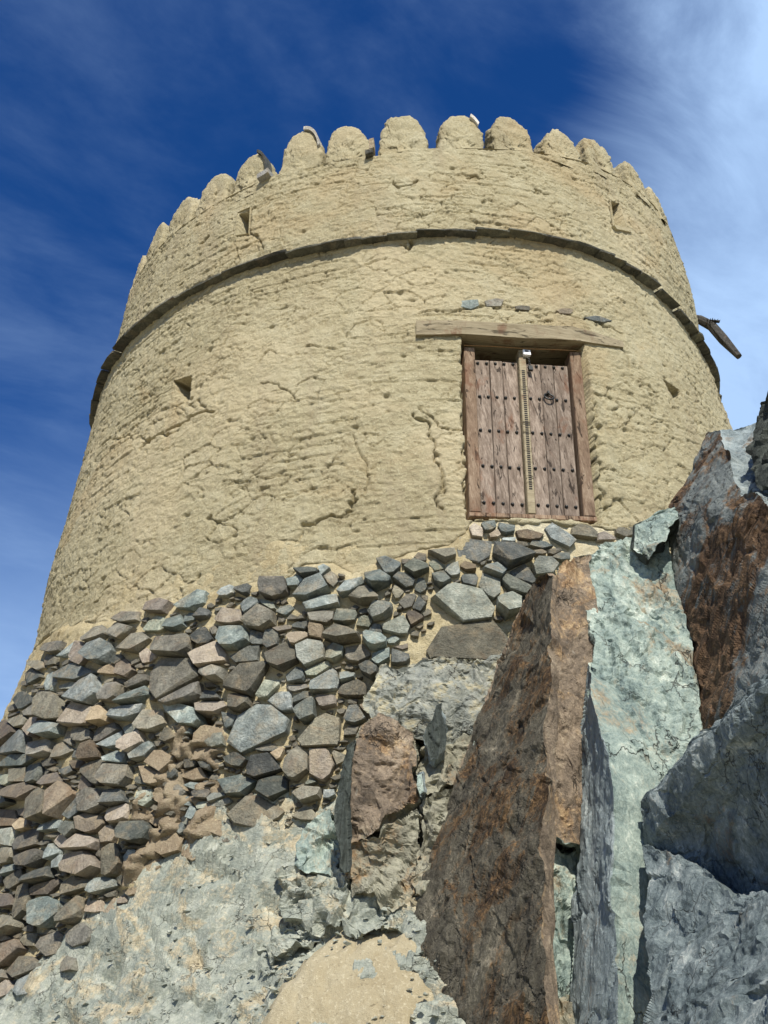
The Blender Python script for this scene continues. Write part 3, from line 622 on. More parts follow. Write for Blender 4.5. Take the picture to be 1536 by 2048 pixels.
# ------------------------------------------------------------------ rubble base
azc = np.r_[np.arange(-180, -76, 4.0), np.arange(-76, 60, 0.21), np.arange(60, 181, 4.0)]; azc[-1] = 180
zc_ = np.arange(0.6, 4.97, 0.0165)
AC, ZC = np.meshgrid(azc, zc_); af, zf2 = AC.ravel(), ZC.ravel(); S3 = np.c_[np.radians(af)*4.7, zf2]
rc = rcone(zf2)+flare(zf2)
dc = 0.014+0.02*fbm(S3*2.5, 3, 140)+0.016*fbm(S3*8, 3, 141)+0.010*fbm(S3*22, 3, 142)+0.014*chips(S3/np.array([0.16, 0.11]), 143)
dc -= 0.055*sstep(zf2-zb(af), -0.02, 0.07)
lime = (af > 5.3) & (af < 26) & (zf2 > zb(af)-0.30+0.08*fbm(S3*3, 2, 139))
dc = np.where(lime, -0.01+0.014*fbm(S3*7, 3, 144)+0.010*chips(S3/0.12, 138), dc)
# collapsed patch left of the middle: bared core of mud lumps with hollows
Pc = on_wall(362, 1610, 0, True); ca, cz = az_of(Pc), Pc[2]
qa = (np.radians(af-ca)*4.8)/0.34; qz = (zf2-cz)/0.70; e = np.sqrt((qa-0.25*qz)**2+qz**2)+0.25*fbm(S3*4, 2, 145)
col_m = 1-sstep(e, 0.75, 1.1)
dc += col_m*(0.07+0.075*chips(S3/np.array([0.20, 0.16]), 146)+0.055*fbm(S3*9, 3, 147)+0.03*chips(S3/np.array([0.09, 0.07]), 148)-0.22*sstep(fbm(S3*np.array([5, 6]), 2, 149), 0.12, 0.35))
rcd = rc+dc; a_ = np.radians(af)
Fc = grid_faces(len(zc_), len(azc))
mid = np.where(lime[Fc[:, 0]], 1, np.where(col_m[Fc[:, 0]] > 0.5, 2, 0))
base = part('rubble_base', np.c_[rcd*np.sin(a_), -rcd*np.cos(a_), zf2], Fc, [M['mortar'], M['lime'], M['lump']], smooth=True, mids=mid)

# x, y, width, height (photo pixels), tilt (degrees), kind
ST = """262 1239 55 24 15 g|326 1218 46 25 20 r|203 1273 42 26 15 g|253 1266 46 26 15 g|317 1252 62 24 20 n|141 1307 45 16 50 b|172 1312 40 45 0 r|214 1309 44 42 20 b|280 1291 85 30 15 g|303 1313 32 36 0 t|357 1297 86 46 16 g|241 1323 28 20 0 d
157 1348 86 34 8 b|230 1341 40 18 0 t|257 1339 36 40 40 r|75 1355 30 30 0 d|86 1334 28 16 0 g|112 1368 22 32 0 b|155 1373 46 14 10 n|180 1391 66 46 30 b|236 1389 58 30 30 g|287 1364 60 20 25 g|114 1419 52 60 60 g|172 1430 62 42 15 t|212 1437 38 36 10 t
271 1402 76 25 25 b|273 1428 86 30 20 b|310 1447 56 42 15 g|270 1461 25 25 0 b|73 1423 46 22 35 g|57 1403 40 30 20 d|46 1444 60 20 15 g|22 1473 62 36 62 r|47 1494 80 34 52 b|75 1457 50 24 70 t|105 1462 56 30 15 b|146 1482 22 28 0 g|175 1476 52 30 -8 g|219 1467 56 30 15 g|235 1487 50 20 35 b
276 1487 50 36 55 t|296 1508 52 26 20 b|91 1498 62 36 15 g|134 1503 60 26 25 g|191 1508 38 38 0 r|241 1519 36 26 20 b|50 1524 78 28 32 b|164 1513 18 20 0 d
390 1210 70 28 20 b|357 1251 52 28 25 b|386 1238 34 20 30 b|411 1233 36 20 20 d|462 1237 60 33 8 t|503 1214 30 36 -20 b|527 1240 66 52 8 g|541 1214 28 20 0 n|551 1183 58 42 5 g|491 1186 32 18 10 d|462 1187 32 16 20 b|411 1280 40 36 0 d|472 1282 62 42 8 b|520 1279 30 26 0 d|546 1284 28 38 0 d|570 1261 30 11 20 t
425 1315 66 44 10 t|497 1316 78 27 12 n|567 1321 66 44 -5 g|353 1360 104 80 20 G|435 1352 48 27 0 g|425 1373 36 11 0 b|501 1363 112 58 22 G|378 1395 88 27 18 g|426 1396 34 20 0 d|538 1380 58 32 30 n|568 1407 64 34 -5 b|486 1411 44 33 5 g|427 1416 70 26 8 t|377 1436 94 36 -12 B
597 1169 38 18 5 b|614 1150 42 15 8 d|650 1144 21 17 -20 b|663 1160 34 22 -25 g|624 1183 84 40 15 b|640 1213 78 23 12 B|704 1179 56 24 10 b|757 1167 54 30 0 b|777 1135 50 36 5 b|724 1200 82 27 5 g|810 1167 50 28 0 d|798 1188 22 26 30 g|841 1177 26 30 0 d|817 1205 48 25 12 g|838 1215 28 32 0 d|828 1240 34 26 20 r|763 1229 44 34 10 n|648 1239 52 22 5 g|694 1241 54 27 0 n
730 1250 30 24 0 n|753 1264 26 17 0 b|794 1257 58 36 8 n|573 1226 36 18 10 b|605 1254 32 19 0 d|601 1279 46 25 8 y|634 1270 32 29 0 t|685 1278 74 33 5 g|749 1287 40 30 -10 b|626 1312 58 60 10 n|673 1311 36 34 0 n|716 1315 50 36 8 g|765 1319 42 25 15 b|798 1318 38 25 5 d|595 1356 32 34 0 b|640 1344 44 24 15 n|805 1298 34 11 25 t|655 1368 60 38 15 b|597 1380 58 20 -5 g|698 1357 36 20 20 b|738 1343 44 24 -35 d|706 1382 54 30 10 g
948 1104 74 50 0 d|1023 1117 88 42 -10 D|887 1117 54 23 5 g|830 1143 52 29 5 n|875 1136 32 22 0 n|904 1146 34 30 -20 n|884 1163 38 30 0 d|937 1140 38 25 0 t|937 1163 34 34 20 d|989 1147 52 25 -5 b|1042 1156 50 36 -20 D|980 1177 46 42 -20 n|1030 1177 78 32 -18 n|1016 1218 54 46 0 n|925 1214 132 84 -8 N|1052 1222 26 30 0 d|1082 1142 46 30 0 n|1117 1120 32 17 -10 d|937 1289 214 78 3 G
978 1055 28 18 0 b|1010 1060 33 16 -5 b|1053 1072 50 18 -5 r|1119 1074 52 22 -35 b|1079 1092 38 14 -5 B|1019 1083 30 10 0 b|1039 1091 24 8 0 r|1079 1108 26 10 0 r|1109 1106 26 11 10 d|953 1065 24 26 0 t|989 1070 24 14 0 t|1168 1066 48 22 -10 g|1252 1066 42 16 5 g|1210 1075 36 14 0 r|939 608 30 15 0 B|989 606 32 13 3 g|1046 615 26 7 -5 d|1197 637 40 8 -10 b|1130 622 24 8 0 t
53 1553 46 40 55 g|74 1551 42 34 30 d|25 1564 28 22 0 n|109 1564 48 22 15 r|146 1545 38 18 10 d|109 1528 26 16 0 g|162 1531 26 22 0 r|199 1548 52 52 0 g|240 1557 54 50 30 g|57 1584 62 36 15 t|96 1617 44 70 -8 g|134 1603 42 62 -10 r|157 1617 30 50 -15 b|180 1568 26 28 0 r|197 1605 58 50 20 g|240 1600 44 42 0 d|16 1601 30 26 10 d|60 1626 38 26 10 t|27 1641 44 38 0 r|56 1650 28 38 20 t|66 1680 52 48 15 g|29 1672 40 40 20 n
113 1654 52 24 5 b|152 1662 44 30 25 n|191 1650 46 34 5 t|246 1627 46 36 35 t|225 1673 26 38 -20 t|178 1688 64 27 5 t|282 1668 62 42 5 d|232 1721 46 66 -5 g|115 1706 28 30 0 b|137 1684 44 20 10 t|76 1719 58 36 8 g|21 1715 48 30 25 g|176 1734 78 46 5 t|127 1727 24 24 0 b|26 1744 32 20 60 b|38 1761 32 36 20 g|57 1787 26 80 -5 g|4 1752 28 36 0 g|94 1754 48 22 15 d|101 1777 68 28 25 r|166 1771 58 30 18 g|217 1772 60 28 12 b|254 1762 26 24 0 d
17 1804 40 30 0 r|103 1826 64 54 15 b|161 1825 56 34 45 g|28 1853 50 34 5 g|118 1890 54 44 15 g|176 1875 58 42 25 g|140 1898 15 30 0 g|26 1909 74 42 15 r|64 1936 84 40 8 g|13 1959 42 20 20 g|29 1983 42 28 30 t|234 1815 18 42 -15 t
522 1467 138 84 28 B|645 1470 96 62 27 G|619 1427 44 48 50 d|658 1408 42 27 -10 t|709 1433 40 38 10 B|600 1534 48 62 -8 g|649 1532 50 64 0 t|481 1524 50 25 0 d|535 1536 66 44 -10 d|483 1574 64 36 0 b|551 1579 62 46 10 d|623 1591 82 25 12 g|657 1593 26 18 20 b|522 1632 114 58 8 G|463 1444 26 34 40 b|604 1401 38 24 10 d|537 1499 36 14 5 d|442 1601 32 24 0 n
344 1474 30 26 -30 g|377 1466 24 13 15 b|326 1527 60 40 0 l|412 1468 52 26 5 l|371 1505 22 20 0 d|412 1509 42 26 0 l|418 1533 32 18 0 d|385 1531 22 18 0 d|309 1555 64 30 -5 l|391 1550 62 24 0 l|291 1564 22 16 0 n|393 1574 27 14 -5 b|342 1572 20 14 -30 b|359 1584 30 26 0 g|332 1597 30 32 30 l|377 1607 20 17 0 b|414 1615 27 18 20 n|416 1632 28 22 -20 b|391 1630 22 22 -20 b|446 1608 34 26 0 n|367 1660 19 21 0 b|412 1666 24 26 -10 d|314 1640 26 22 10 l|344 1627 18 16 0 g|443 1662 36 36 0 l|340 1690 80 44 5 l|400 1700 60 44 0 l|275 1772 52 38 20 l|310 1735 50 30 20 l|375 1740 46 30 5 l|300 1600 26 30 0 n|352 1548 24 20 0 d"""
KM = dict(g='sg', G='sg', b='sb', B='sb', n='sn', N='sn', t='st', y='st', r='sr', d='sd', D='sd', l='lump', p='pale')
stones = []
for tok in ST.replace('\n', '|').split('|'):
    x, y, w, h, rt, k = tok.split(); stones.append([float(x), float(y), float(w), float(h), math.radians(float(rt)), k])
# fill what is left between them, and on beyond the left edge of the picture
ZONE = [(-170, 1560), (-60, 1470), (10, 1470), (60, 1340), (110, 1290), (230, 1262), (330, 1225), (480, 1185), (560, 1175), (640, 1145), (720, 1165), (800, 1130), (900, 1105), (1060, 1110), (1060, 1320), (760, 1330), (740, 1420), (690, 1490), (675, 1600), (560, 1660), (450, 1690), (440, 1760), (270, 1800), (200, 1910), (100, 1960), (0, 2010), (-170, 2060)]
def ell_r(st, dx, dy):
    c, s_ = math.cos(st[4]), math.sin(st[4]); u = dx*c-dy*s_; v = dx*s_+dy*c
    return math.hypot(u/(st[2]/2), v/(st[3]/2))
rf = random.Random(5)
for t in range(14000):
    x = rf.uniform(-170, 1060); y = rf.uniform(1090, 2050); w = rf.uniform(9, 22) if t > 3000 else rf.uniform(26, 55); h = w*rf.uniform(0.45, 0.85)
    if x < 0: w *= 1.1
    if not inside(np.array([x]), np.array([y]), ZONE)[0]: continue
    ok = True
    for st in stones:
        if abs(st[0]-x) > 140 or abs(st[1]-y) > 120: continue
        if ell_r(st, x-st[0], y-st[1]) < 1.0+0.62*w/min(st[2], st[3])*0.9: ok = False; break
    if ok: stones.append([x, y, w, h, math.radians(rf.uniform(-5, 30)), rf.choice('gggbntrd') if not (280 < x < 440 and 1480 < y < 1780) else rf.choice('llng')])
def clip(poly, nx, ny, c):
    out = []
    for i in range(len(poly)):
        p, q = poly[i], poly[(i+1) % len(poly)]; a = p[0]*nx+p[1]*ny-c; b = q[0]*nx+q[1]*ny-c
        if a <= 0: out.append(p)
        if (a < 0) != (b < 0) and abs(a-b) > 1e-9: t = a/(a-b); out.append((p[0]+(q[0]-p[0])*t, p[1]+(q[1]-p[1])*t))
    return out
polys = []
for i, st in enumerate(stones):
    x, y, w, h, rt, k = st; rr_ = random.Random(i*13+1); n = rr_.choice([5, 5, 6, 6, 7]); pts = []; ph = rr_.uniform(0, 6.28)
    for q in range(n):
        a = ph+2*math.pi*(q+rr_.uniform(-0.36, 0.36))/n; ca_, sa_ = math.cos(a), math.sin(a)
        m = (abs(ca_)**4+abs(sa_)**4)**(-1/4)*rr_.uniform(0.90, 1.18)
        u, v = ca_*m*w/2*1.21, sa_*m*h/2*1.22; c, s_ = math.cos(rt), math.sin(rt); pts.append((x+u*c+v*s_, y-u*s_+v*c))
    for j, s2 in enumerate(stones):
        if j == i: continue
        dx, dy = s2[0]-x, s2[1]-y; D = math.hypot(dx, dy)
        if D > 150 or D < 1e-3: continue
        ri = 1/ell_r(st, dx/D, dy/D); rj = 1/ell_r(s2, dx/D, dy/D)
        if D > (ri+rj)*1.25: continue
        # bisector leaning with the shapes
        nx, ny = dx/D, dy/D; cpos = D*ri/(ri+rj)-rr_.choice([0.6, 1.0, 1.5, 2.4])
        pts = clip(pts, nx, ny, x*nx+y*ny+cpos)
        if len(pts) < 3: break
    polys.append(pts)
def area(p): return 0.5*abs(sum(p[i][0]*p[(i+1) % len(p)][1]-p[(i+1) % len(p)][0]*p[i][1] for i in range(len(p)))) if len(p) > 2 else 0
order = sorted(range(len(stones)), key=lambda i: -area(polys[i])*(0.3 if stones[i][0] < -10 else 1))
nst = 0; extraV = []; extraF = []
for rank, i in enumerate(order):
    pl = polys[i]; st = stones[i]
    if area(pl) < 45: continue
    c0 = (sum(p[0] for p in pl)/len(pl), sum(p[1] for p in pl)/len(pl)); Pc0 = on_wall(c0[0], c0[1], 0, True)
    if Pc0 is None: continue
    rr_ = random.Random(i*7+3); flat = (st[1] < 1112 and st[0] > 945 and st[5] not in 'D') or st[1] < 700
    size = math.sqrt(area(pl))*0.0040; prot = 0.002 if st[1] < 700 else 0.030 if flat else min(0.115, max(0.04, size*rr_.uniform(0.38, 0.80)))
    if st[5] in 'GNB': prot = min(prot, 0.085)
    if st[5] == 'l': prot *= 0.55
    n = np.array([Pc0[0], Pc0[1], 0]); n /= np.linalg.norm(n); n = n+np.array([0, 0, 0.13]); tx, ty = rr_.uniform(-0.4, 0.4), rr_.uniform(0.05, 0.65)
    cx_ = rr_.uniform(-0.12, 0.12); cyq = rr_.uniform(-0.15, 0.15); pts = []; bad = False
    hw, hh = st[2]/2, st[3]/2; cmx = c0[0]; cmy = c0[1]
    for (x, y) in pl:
        lowr = y > cmy+0.1*hh
        for sc_, dep in ((0.97, -0.07), (1.0, prot*(rr_.uniform(0.9, 1.1) if lowr else rr_.uniform(0.45, 0.95))), (rr_.uniform(0.92, 1.0) if lowr else rr_.uniform(0.74, 0.97), prot)):
            xx = cmx+(x-cmx)*sc_; yy = cmy+(y-cmy)*sc_; P = on_wall(xx, yy, 0.0, True)
            if P is None: bad = True; break
            tl = 0
            if dep == prot: tl = prot*(tx*(xx-cmx)/hw+ty*(yy-cmy)/hh)+rr_.uniform(-0.16, 0.12)*prot
            pts.append(P+n*(dep+tl))
        if bad: break
    if bad: continue
    pts.append(Pc0+n*prot*rr_.uniform(0.95, 1.10))
    nst += 1
    if nst <= 300:
        part_hull('stone', pts, M[KM[st[5]]], base)
    else:
        bm = bmesh.new()
        for p in pts: bm.verts.new(p)
        bmesh.ops.convex_hull(bm, input=bm.verts); bm.verts.ensure_lookup_table(); bm.verts.index_update(); o_ = len(extraV)
        extraV += [tuple(v.co) for v in bm.verts]; extraF += [tuple(o_+v.index for v in f.verts) for f in bm.faces]; bm.free()
if extraF: tag(part('small_stones', extraV, extraF, M['sg'], base), kind='stuff')

# ------------------------------------------------------------------ lintel, door
lt = [(833, 640), (924, 641), (1028, 647), (1145, 651), (1191, 664), (1247, 682)]; lb = [(833, 669), (924, 667), (1028, 673), (1152, 680), (1191, 686), (1247, 694)]
V = []
for (x, y), (x2, y2) in zip(lt, lb):
    Pt, Pb = on_wall(x, y, 0.045), on_wall(x2, y2, 0.04); n = np.array([Pt[0], Pt[1], 0]); n /= np.linalg.norm(n)
    inn = 0.60 if 900 < x < 1180 else 0.2
    V += [Pt, Pb, Pb-n*inn, Pt-n*inn]
F = []
k = len(lt)
for i in range(k-1):
    for q in range(4): F.append((i*4+q, i*4+(q+1) % 4, i*4+4+(q+1) % 4, i*4+4+q))
F += [(0, 1, 2, 3), tuple((k-1)*4+q for q in (3, 2, 1, 0))]
T_ = np.array([(f[0], f[2], f[1]) for f in F]+[(f[0], f[3], f[2]) for f in F])
Vr, Tr, _ = refine(np.array(V), T_, np.zeros(len(T_), int), 0.05)
Vr = Vr+0.012*np.stack([fbm(Vr*np.array([2, 2, 9])+q*9, 3, 150+q) for q in range(3)], 1)
part('lintel', Vr, Tr, M['lintel'])

da_ = math.radians(DOOR_AZ); DN = np.array([math.sin(da_), -math.cos(da_), 0]); DT = np.array([math.cos(da_), math.sin(da_), 0])
TILT = 0.34/1.85; DU = np.array([0, 0, 1])-DN*TILT; DU /= np.linalg.norm(DU); DNN = np.cross(DT, DU)
DO = DN*4.405+np.array([0, 0, 4.97])
def on_door(x, y, off=0.0):
    d_ = ray(x, y); o_ = DO+DNN*off; return CAMP+d_*(((o_-CAMP)@DNN)/(d_@DNN))
def duv(x, y, off=0.0): q = on_door(x, y, off)-DO; return q@DT, q@DU
def dpt(u, v, w): return DO+DT*u+DU*v+DNN*w
frame = empty('door_frame', (0, 0, 0), tower)
frame.location = Vector(DO-TL)
door = empty('door', (0, 0, 0), tower); door.location = Vector(DO-TL)
QC = [duv(926, 699), duv(1159, 709), duv(937.5, 1036), duv(1190, 1046)]     # outer corners of the leaning frame
def quad(s_, t_):
    a = np.array(QC[2])*(1-s_)+np.array(QC[3])*s_; b = np.array(QC[0])*(1-s_)+np.array(QC[1])*s_; return a*(1-t_)+b*t_
def st_of(x, y, off=0.0):
    q = np.array(duv(x, y, off)); s_, t_ = 0.5, 0.5
    for i in range(12):
        f = quad(s_, t_)-q; e_ = 1e-4; J = np.stack([(quad(s_+e_, t_)-quad(s_, t_))/e_, (quad(s_, t_+e_)-quad(s_, t_))/e_], 1); ds = np.linalg.solve(J, -f); s_ += ds[0]; t_ += ds[1]
    return s_, t_
def dl(s_, t_, w): u, v = quad(s_, t_); return DT*u+DU*v+DNN*w
def dbox(name, s0, s1, t0, t1, w0, w1, mat, par, jit=0.003):
    r_ = random.Random(int(s0*977+t0*131+s1*53)); pts = []; ch = 0.006
    for s_, ss in ((s0, 1), (s1, -1)):
        for t_, ts in ((t0, 1), (t1, -1)):
            pts += [dl(s_, t_, w0), dl(s_+ss*r_.uniform(0, jit), t_+ts*r_.uniform(0, jit)*0.6, w1-ch), dl(s_+ss*ch, t_+ts*ch*0.6, w1+r_.uniform(-jit, jit)*0.4)]
    return hull_obj(name, pts, mat, par)
sil = (st_of(948, 701)[0]+st_of(960, 1026)[0])/2; sir = (st_of(1135, 709)[0]+st_of(1167, 1035)[0])/2; ts = st_of(1000, 1031)[1]
dbox('jamb', 0, sil, ts+0.002, 1, -0.12, 0.035, M['frame'], frame); dbox('jamb', sir, 1, ts+0.002, 1, -0.12, 0.035, M['frame'], frame)
dbox('sill_beam', -0.005, 1.005, -0.005, ts, -0.12, 0.04, M['frame'], frame)
scl = (st_of(1034, 709)[0]+st_of(1054, 1028)[0])/2; scr = (st_of(1048, 709)[0]+st_of(1071, 1028)[0])/2
tpl = st_of(990, 721)[1]; tpr = st_of(1095, 729)[1]
for (a0, a1, tt_) in ((sil+0.006, scl-0.004, tpl), (scr+0.006, sir-0.016, tpr)):
    cuts = [a0, a0+(a1-a0)*0.34, a0+(a1-a0)*0.645, a1]
    for q in range(3): dbox('plank', cuts[q]+(0.0008 if q else 0), cuts[q+1]-0.0008, ts+0.006+0.002*q, tt_-0.002*q, -0.05, 0.0+0.003*(q % 2), M['plank'], door)
dbox('gap_shade', sil-0.03, sir+0.03, ts, tpl-0.03, -0.10, -0.055, M['black'], door)  # black sheet behind the planks stands in for shade in their gaps
dbox('centre_post', scl, scr, ts+0.003, 0.995, -0.05, 0.035, M['lintel'], door)
# black blocks up the post stand in for shade in its carved notches
V = []; F = []
t0c, t1c = st_of(1062, 985)[1], st_of(1042, 745)[1]; sm_ = (scl+scr)/2; nn_ = 58
for q in range(nn_):
    t_ = t0c+(t1c-t0c)*(q+0.5)/nn_; hh = (t1c-t0c)/nn_*0.27; hw = (scr-scl)*0.20; o_ = len(V)
    for w in (0.030, 0.0385):
        for uu, vv in ((-hw, -hh), (hw, -hh), (hw, hh), (-hw, hh)): V.append(dl(sm_+uu, t_+vv, w))
    F += [(o_+4, o_+5, o_+6, o_+7)]+[(o_+k_, o_+(k_+1) % 4, o_+4+(k_+1) % 4, o_+4+k_) for k_ in range(4)]
mesh_obj('notch_shade', V, F, M['black'], door)
# iron studs
sv = []; sf = []
for ri, (rad, hgt) in enumerate(((1.0, 0.0), (0.92, 0.45), (0.60, 0.85), (0.0, 1.0))):
    if rad > 0:
        for k_ in range(10): a = 2*math.pi*k_/10; sv.append((math.cos(a)*rad, math.sin(a)*rad, hgt))
    else: sv.append((0, 0, hgt))
for r_ in range(2):
    for k_ in range(10): sf.append((r_*10+k_, r_*10+(k_+1) % 10, r_*10+10+(k_+1) % 10, r_*10+10+k_))
for k_ in range(10): sf.append((20+k_, 20+(k_+1) % 10, 30))
sr = 0.0155
stud_me = None
def cpx(x, y): return 900+x/4.7625, 640+y/4.7625
rows = [((265, 408), (600, 420), 5), ((283, 725), (615, 742), 5), ((293, 1045), (637, 1068), 5), ((315, 1385), (658, 1408), 5), ((325, 1735), (688, 1757), 5),
        ((825, 440), (1072, 456), 4), ((770, 745), (1103, 765), 5), ((790, 1072), (1135, 1095), 5), ((815, 1410), (1168, 1430), 5), ((842, 1760), (1200, 1780), 5)]
for (p0, p1, n_) in rows:
    for q in range(n_):
        x = p0[0]+(p1[0]-p0[0])*q/(n_-1); y = p0[1]+(p1[1]-p0[1])*q/(n_-1)
        if p0 == (770, 745) and q == 2: continue
        u, v = duv(*cpx(x, y), 0.01)
        if stud_me is None:
            o_ = mesh_obj('stud', [DT*(a*sr)+DU*(b*sr)+DNN*(c*0.019) for a, b, c in sv], sf, M['iron'], door, smooth=True); stud_me = o_.data
        else: o_ = link(bpy.data.objects.new('stud', stud_me), door)
        o_.location = Vector(DT*u+DU*v+DNN*0.002)
# ring handle
u, v = duv(*cpx(940, 735), 0.02); V = []; F = []
R_, r_ = 0.044, 0.0085
for i in range(24):
    A_ = 2*math.pi*i/24
    for j in range(8):
        B_ = 2*math.pi*j/8; V.append(DT*(u+math.cos(A_)*(R_+r_*math.cos(B_)))+DU*(v+math.sin(A_)*(R_+r_*math.cos(B_)))+DNN*(0.028+0.012*math.sin(A_)*-1+r_*math.sin(B_)))
        F.append((i*8+j, ((i+1) % 24)*8+j, ((i+1) % 24)*8+(j+1) % 8, i*8+(j+1) % 8))
mesh_obj('ring_handle', V, F, M['iron'], door, smooth=True)
hull_obj('ring_staple', box_pts(DT*u+DU*(v+0.046)+DNN*0.02, DT, DU, DNN, 0.008, 0.014, 0.022), M['iron'], door)
# chain and padlock at the top of the post
u, v = duv(*cpx(742, 380), 0.03)
for q in range(6):
    V = []; F = []; R1, r1 = 0.011, 0.0035; X1, X2 = (DT, DU) if q % 2 == 0 else (DNN, DU)
    X3 = np.cross(X1, X2)
    for i in range(10):
        A_ = 2*math.pi*i/10
        for j in range(5):
            B_ = 2*math.pi*j/5; V.append(DT*u+DU*(v-0.017*q)+DNN*0.05+X1*math.cos(A_)*(R1*0.7+r1*math.cos(B_))+X2*math.sin(A_)*(R1+r1*math.cos(B_))+X3*r1*math.sin(B_))
            F.append((i*5+j, ((i+1) % 10)*5+j, ((i+1) % 10)*5+(j+1) % 5, i*5+(j+1) % 5))
    mesh_obj('chain_link', V, F, M['iron'], door, smooth=True)
hull_obj('padlock', box_pts(DT*u+DU*(v-0.125)+DNN*0.045, DT, DU, DNN, 0.02, 0.026, 0.014), M['iron'], door)
# lamp hanging over the door
u, v = duv(1053, 706, 0.06)
lamp = empty('lamp', Vector(dpt(u, v, 0.06))); tag(lamp, 'small white floodlight above the wooden door', 'lamp')
hull_obj('housing', [p+DNN*0.0 for p in box_pts(np.zeros(3), DT, DU, DNN, 0.036, 0.030, 0.012)]+box_pts(DNN*-0.03, DT, DU, DNN, 0.022, 0.02, 0.01), M['white'], lamp)
hull_obj('lens', box_pts(DNN*0.012+DU*0.012, DT, DU, DNN, 0.016, 0.010, 0.004), M['glass'], lamp)
hull_obj('bracket', box_pts(DU*0.036+DNN*-0.012, DT, DU, DNN, 0.030, 0.006, 0.010), M['white'], lamp)
P0 = np.array([*lamp.location])
tube('lit_edge', [DO+dl(s_, 1.0+h_, w_)-P0 for s_, h_, w_ in ((0.0, 0.012, 0.03), (0.25, 0.006, 0.045), (st_of(1053, 706)[0], 0.0, 0.045), (0.78, 0.003, 0.045), (1.0, 0.008, 0.03))], [0.0045]*5, M['lit_edge'], lamp, 6)  # orange tube stands in for the thin lit line along the frame top

# broken timber spout and mat at the right end of the ledge
sp_ = empty('timber_spout', Vector(at(1412, 655, 10.4)-TL), tower)
P0 = np.array(sp_.location)+TL
tube('log', [at(1362, 634, 10.7)-P0, at(1398, 640, 10.5)-P0, at(1425, 652, 10.3)-P0, at(1448, 680, 10.1)-P0, at(1478, 713, 9.9)-P0], [0.05, 0.055, 0.062, 0.06, 0.035], M['oldlog'], sp_, 9, 0.18)
tube('plank', [at(1360, 638, 10.7)-P0, at(1438, 643, 10.2)-P0], [0.025, 0.018], M['oldlog'], sp_, 6, 0.2)
for q in range(9):
    x = 1412+q*3.0; tube('frayed_strand', [at(x, 642, 10.3)-P0, at(x+random.uniform(-3, 6), 634+random.uniform(-3, 12), 10.2)-P0], [0.007, 0.003], M['oldlog'], sp_, 4, 0.2)

# ------------------------------------------------------------------ rock outcrop
FOLN = np.array([-0.945, -0.327, 0.05]); FOLN /= np.linalg.norm(FOLN); FA = np.cross(FOLN, [0, 0, 1.0]); FA /= np.linalg.norm(FA); FB = np.cross(FOLN, FA)
FOL = np.stack([FOLN, FA, FB])
def rock(name, label, front, ext, mats, L=0.0205, amp=1.0, ridge=0.0, warp=1.0, fol=True, side=None, mid_fn=None, fine=1.0, extra=None, lift=()):
    """front: photo pixels with their distance; ext: extrusion vector giving the slab its thickness.
    mats: [front, sides]"""
    n = len(front); Pf = np.array([at(*p) for p in front]); Pb = Pf+np.asarray(ext, float)
    tri = geometry.tessellate_polygon([[Vector((p[0], p[1], 0)) for p in front]])
    T = [list(t) for t in tri]; mi = [0]*len(T)
    def orient(t):
        a, b, c = (front[i] for i in t); return (b[0]-a[0])*(c[1]-a[1])-(b[1]-a[1])*(c[0]-a[0])
    T = [t if orient(t) < 0 else t[::-1] for t in T]
    ar2 = sum(front[i][0]*front[(i+1) % n][1]-front[(i+1) % n][0]*front[i][1] for i in range(n))
    for t in list(T): T.append([t[0]+n, t[2]+n, t[1]+n]); mi.append(1)
    for i in range(n):
        j = (i+1) % n
        q = [(i, j, j+n), (i, j+n, i+n)]
        if ar2 < 0: q = [(a, c, b) for a, b, c in q]
        for t in q: T.append([t[0], t[2], t[1]]); mi.append(1 if side is None else side(i))
    V, T, Mi = refine(np.vstack([Pf, Pb]), np.array(T), np.array(mi), L, back=0.12)
    fn = np.cross(V[T[:, 1]]-V[T[:, 0]], V[T[:, 2]]-V[T[:, 0]]); vn = np.zeros_like(V)
    for k_ in range(3): np.add.at(vn, T[:, k_], fn)
    vn /= np.linalg.norm(vn, axis=1)[:, None]+1e-12
    Q = (V@FOL.T if fol else V)
    sA, sB, sC = (np.array([0.16, 0.34, 0.55]), np.array([0.08, 0.14, 0.22]), np.array([0.045, 0.06, 0.09])) if fol else (np.array([0.34, 0.30, 0.26]), np.array([0.13, 0.13, 0.11]), np.array([0.05, 0.05, 0.045]))
    if warp: V = V+warp*(0.045*np.stack([fbm(V*2.1+q*31, 3, 270+q) for q in range(3)], 1)+0.030*np.stack([chips(V/np.array([0.22, 0.22, 0.30])+q*9, 280+q) for q in range(3)], 1))
    Q = Q+0.06*np.stack([fbm(V*3.1+q*11, 3, 230+q) for q in range(3)], 1)+0.02*np.stack([fbm(V*13+q*5, 2, 240+q) for q in range(3)], 1)
    d_ = amp*(0.046*chips(Q/sA, 201)+0.026*chips(Q/sB, 207)+0.013*fine*chips(Q/sC, 213)+0.02*fbm(V*1.7, 2, 220)+0.006*fine*fbm(Q/sC*0.9, 3, 221))
    if ridge:
        q0 = V@FOL.T; cc = q0[:, 1]*0.825-q0[:, 2]*0.565; al = -q0[:, 2]*0.825-q0[:, 1]*0.565
        rp = np.stack([cc*15+0.6*fbm(V*4, 2, 260), al*1.3, q0[:, 0]*15], 1); d_ = d_+ridge*(fbm(rp, 4, 261, 0.6)+0.5*chips(rp*np.array([0.35, 0.8, 0.35]), 262))
    V = V+vn*d_[:, None]
    c0 = V.mean(0); c0[2] = V[:, 2].min()
    if mid_fn is not None: Mi = mid_fn(V, T, Mi)
    o = mesh_obj(name, V-c0, T, [M[m] for m in mats], smooth=False, mids=Mi); o.location = Vector(c0)
    return tag(o, label, 'rock')
RT = np.array([0.945, 0.327, 0.0])
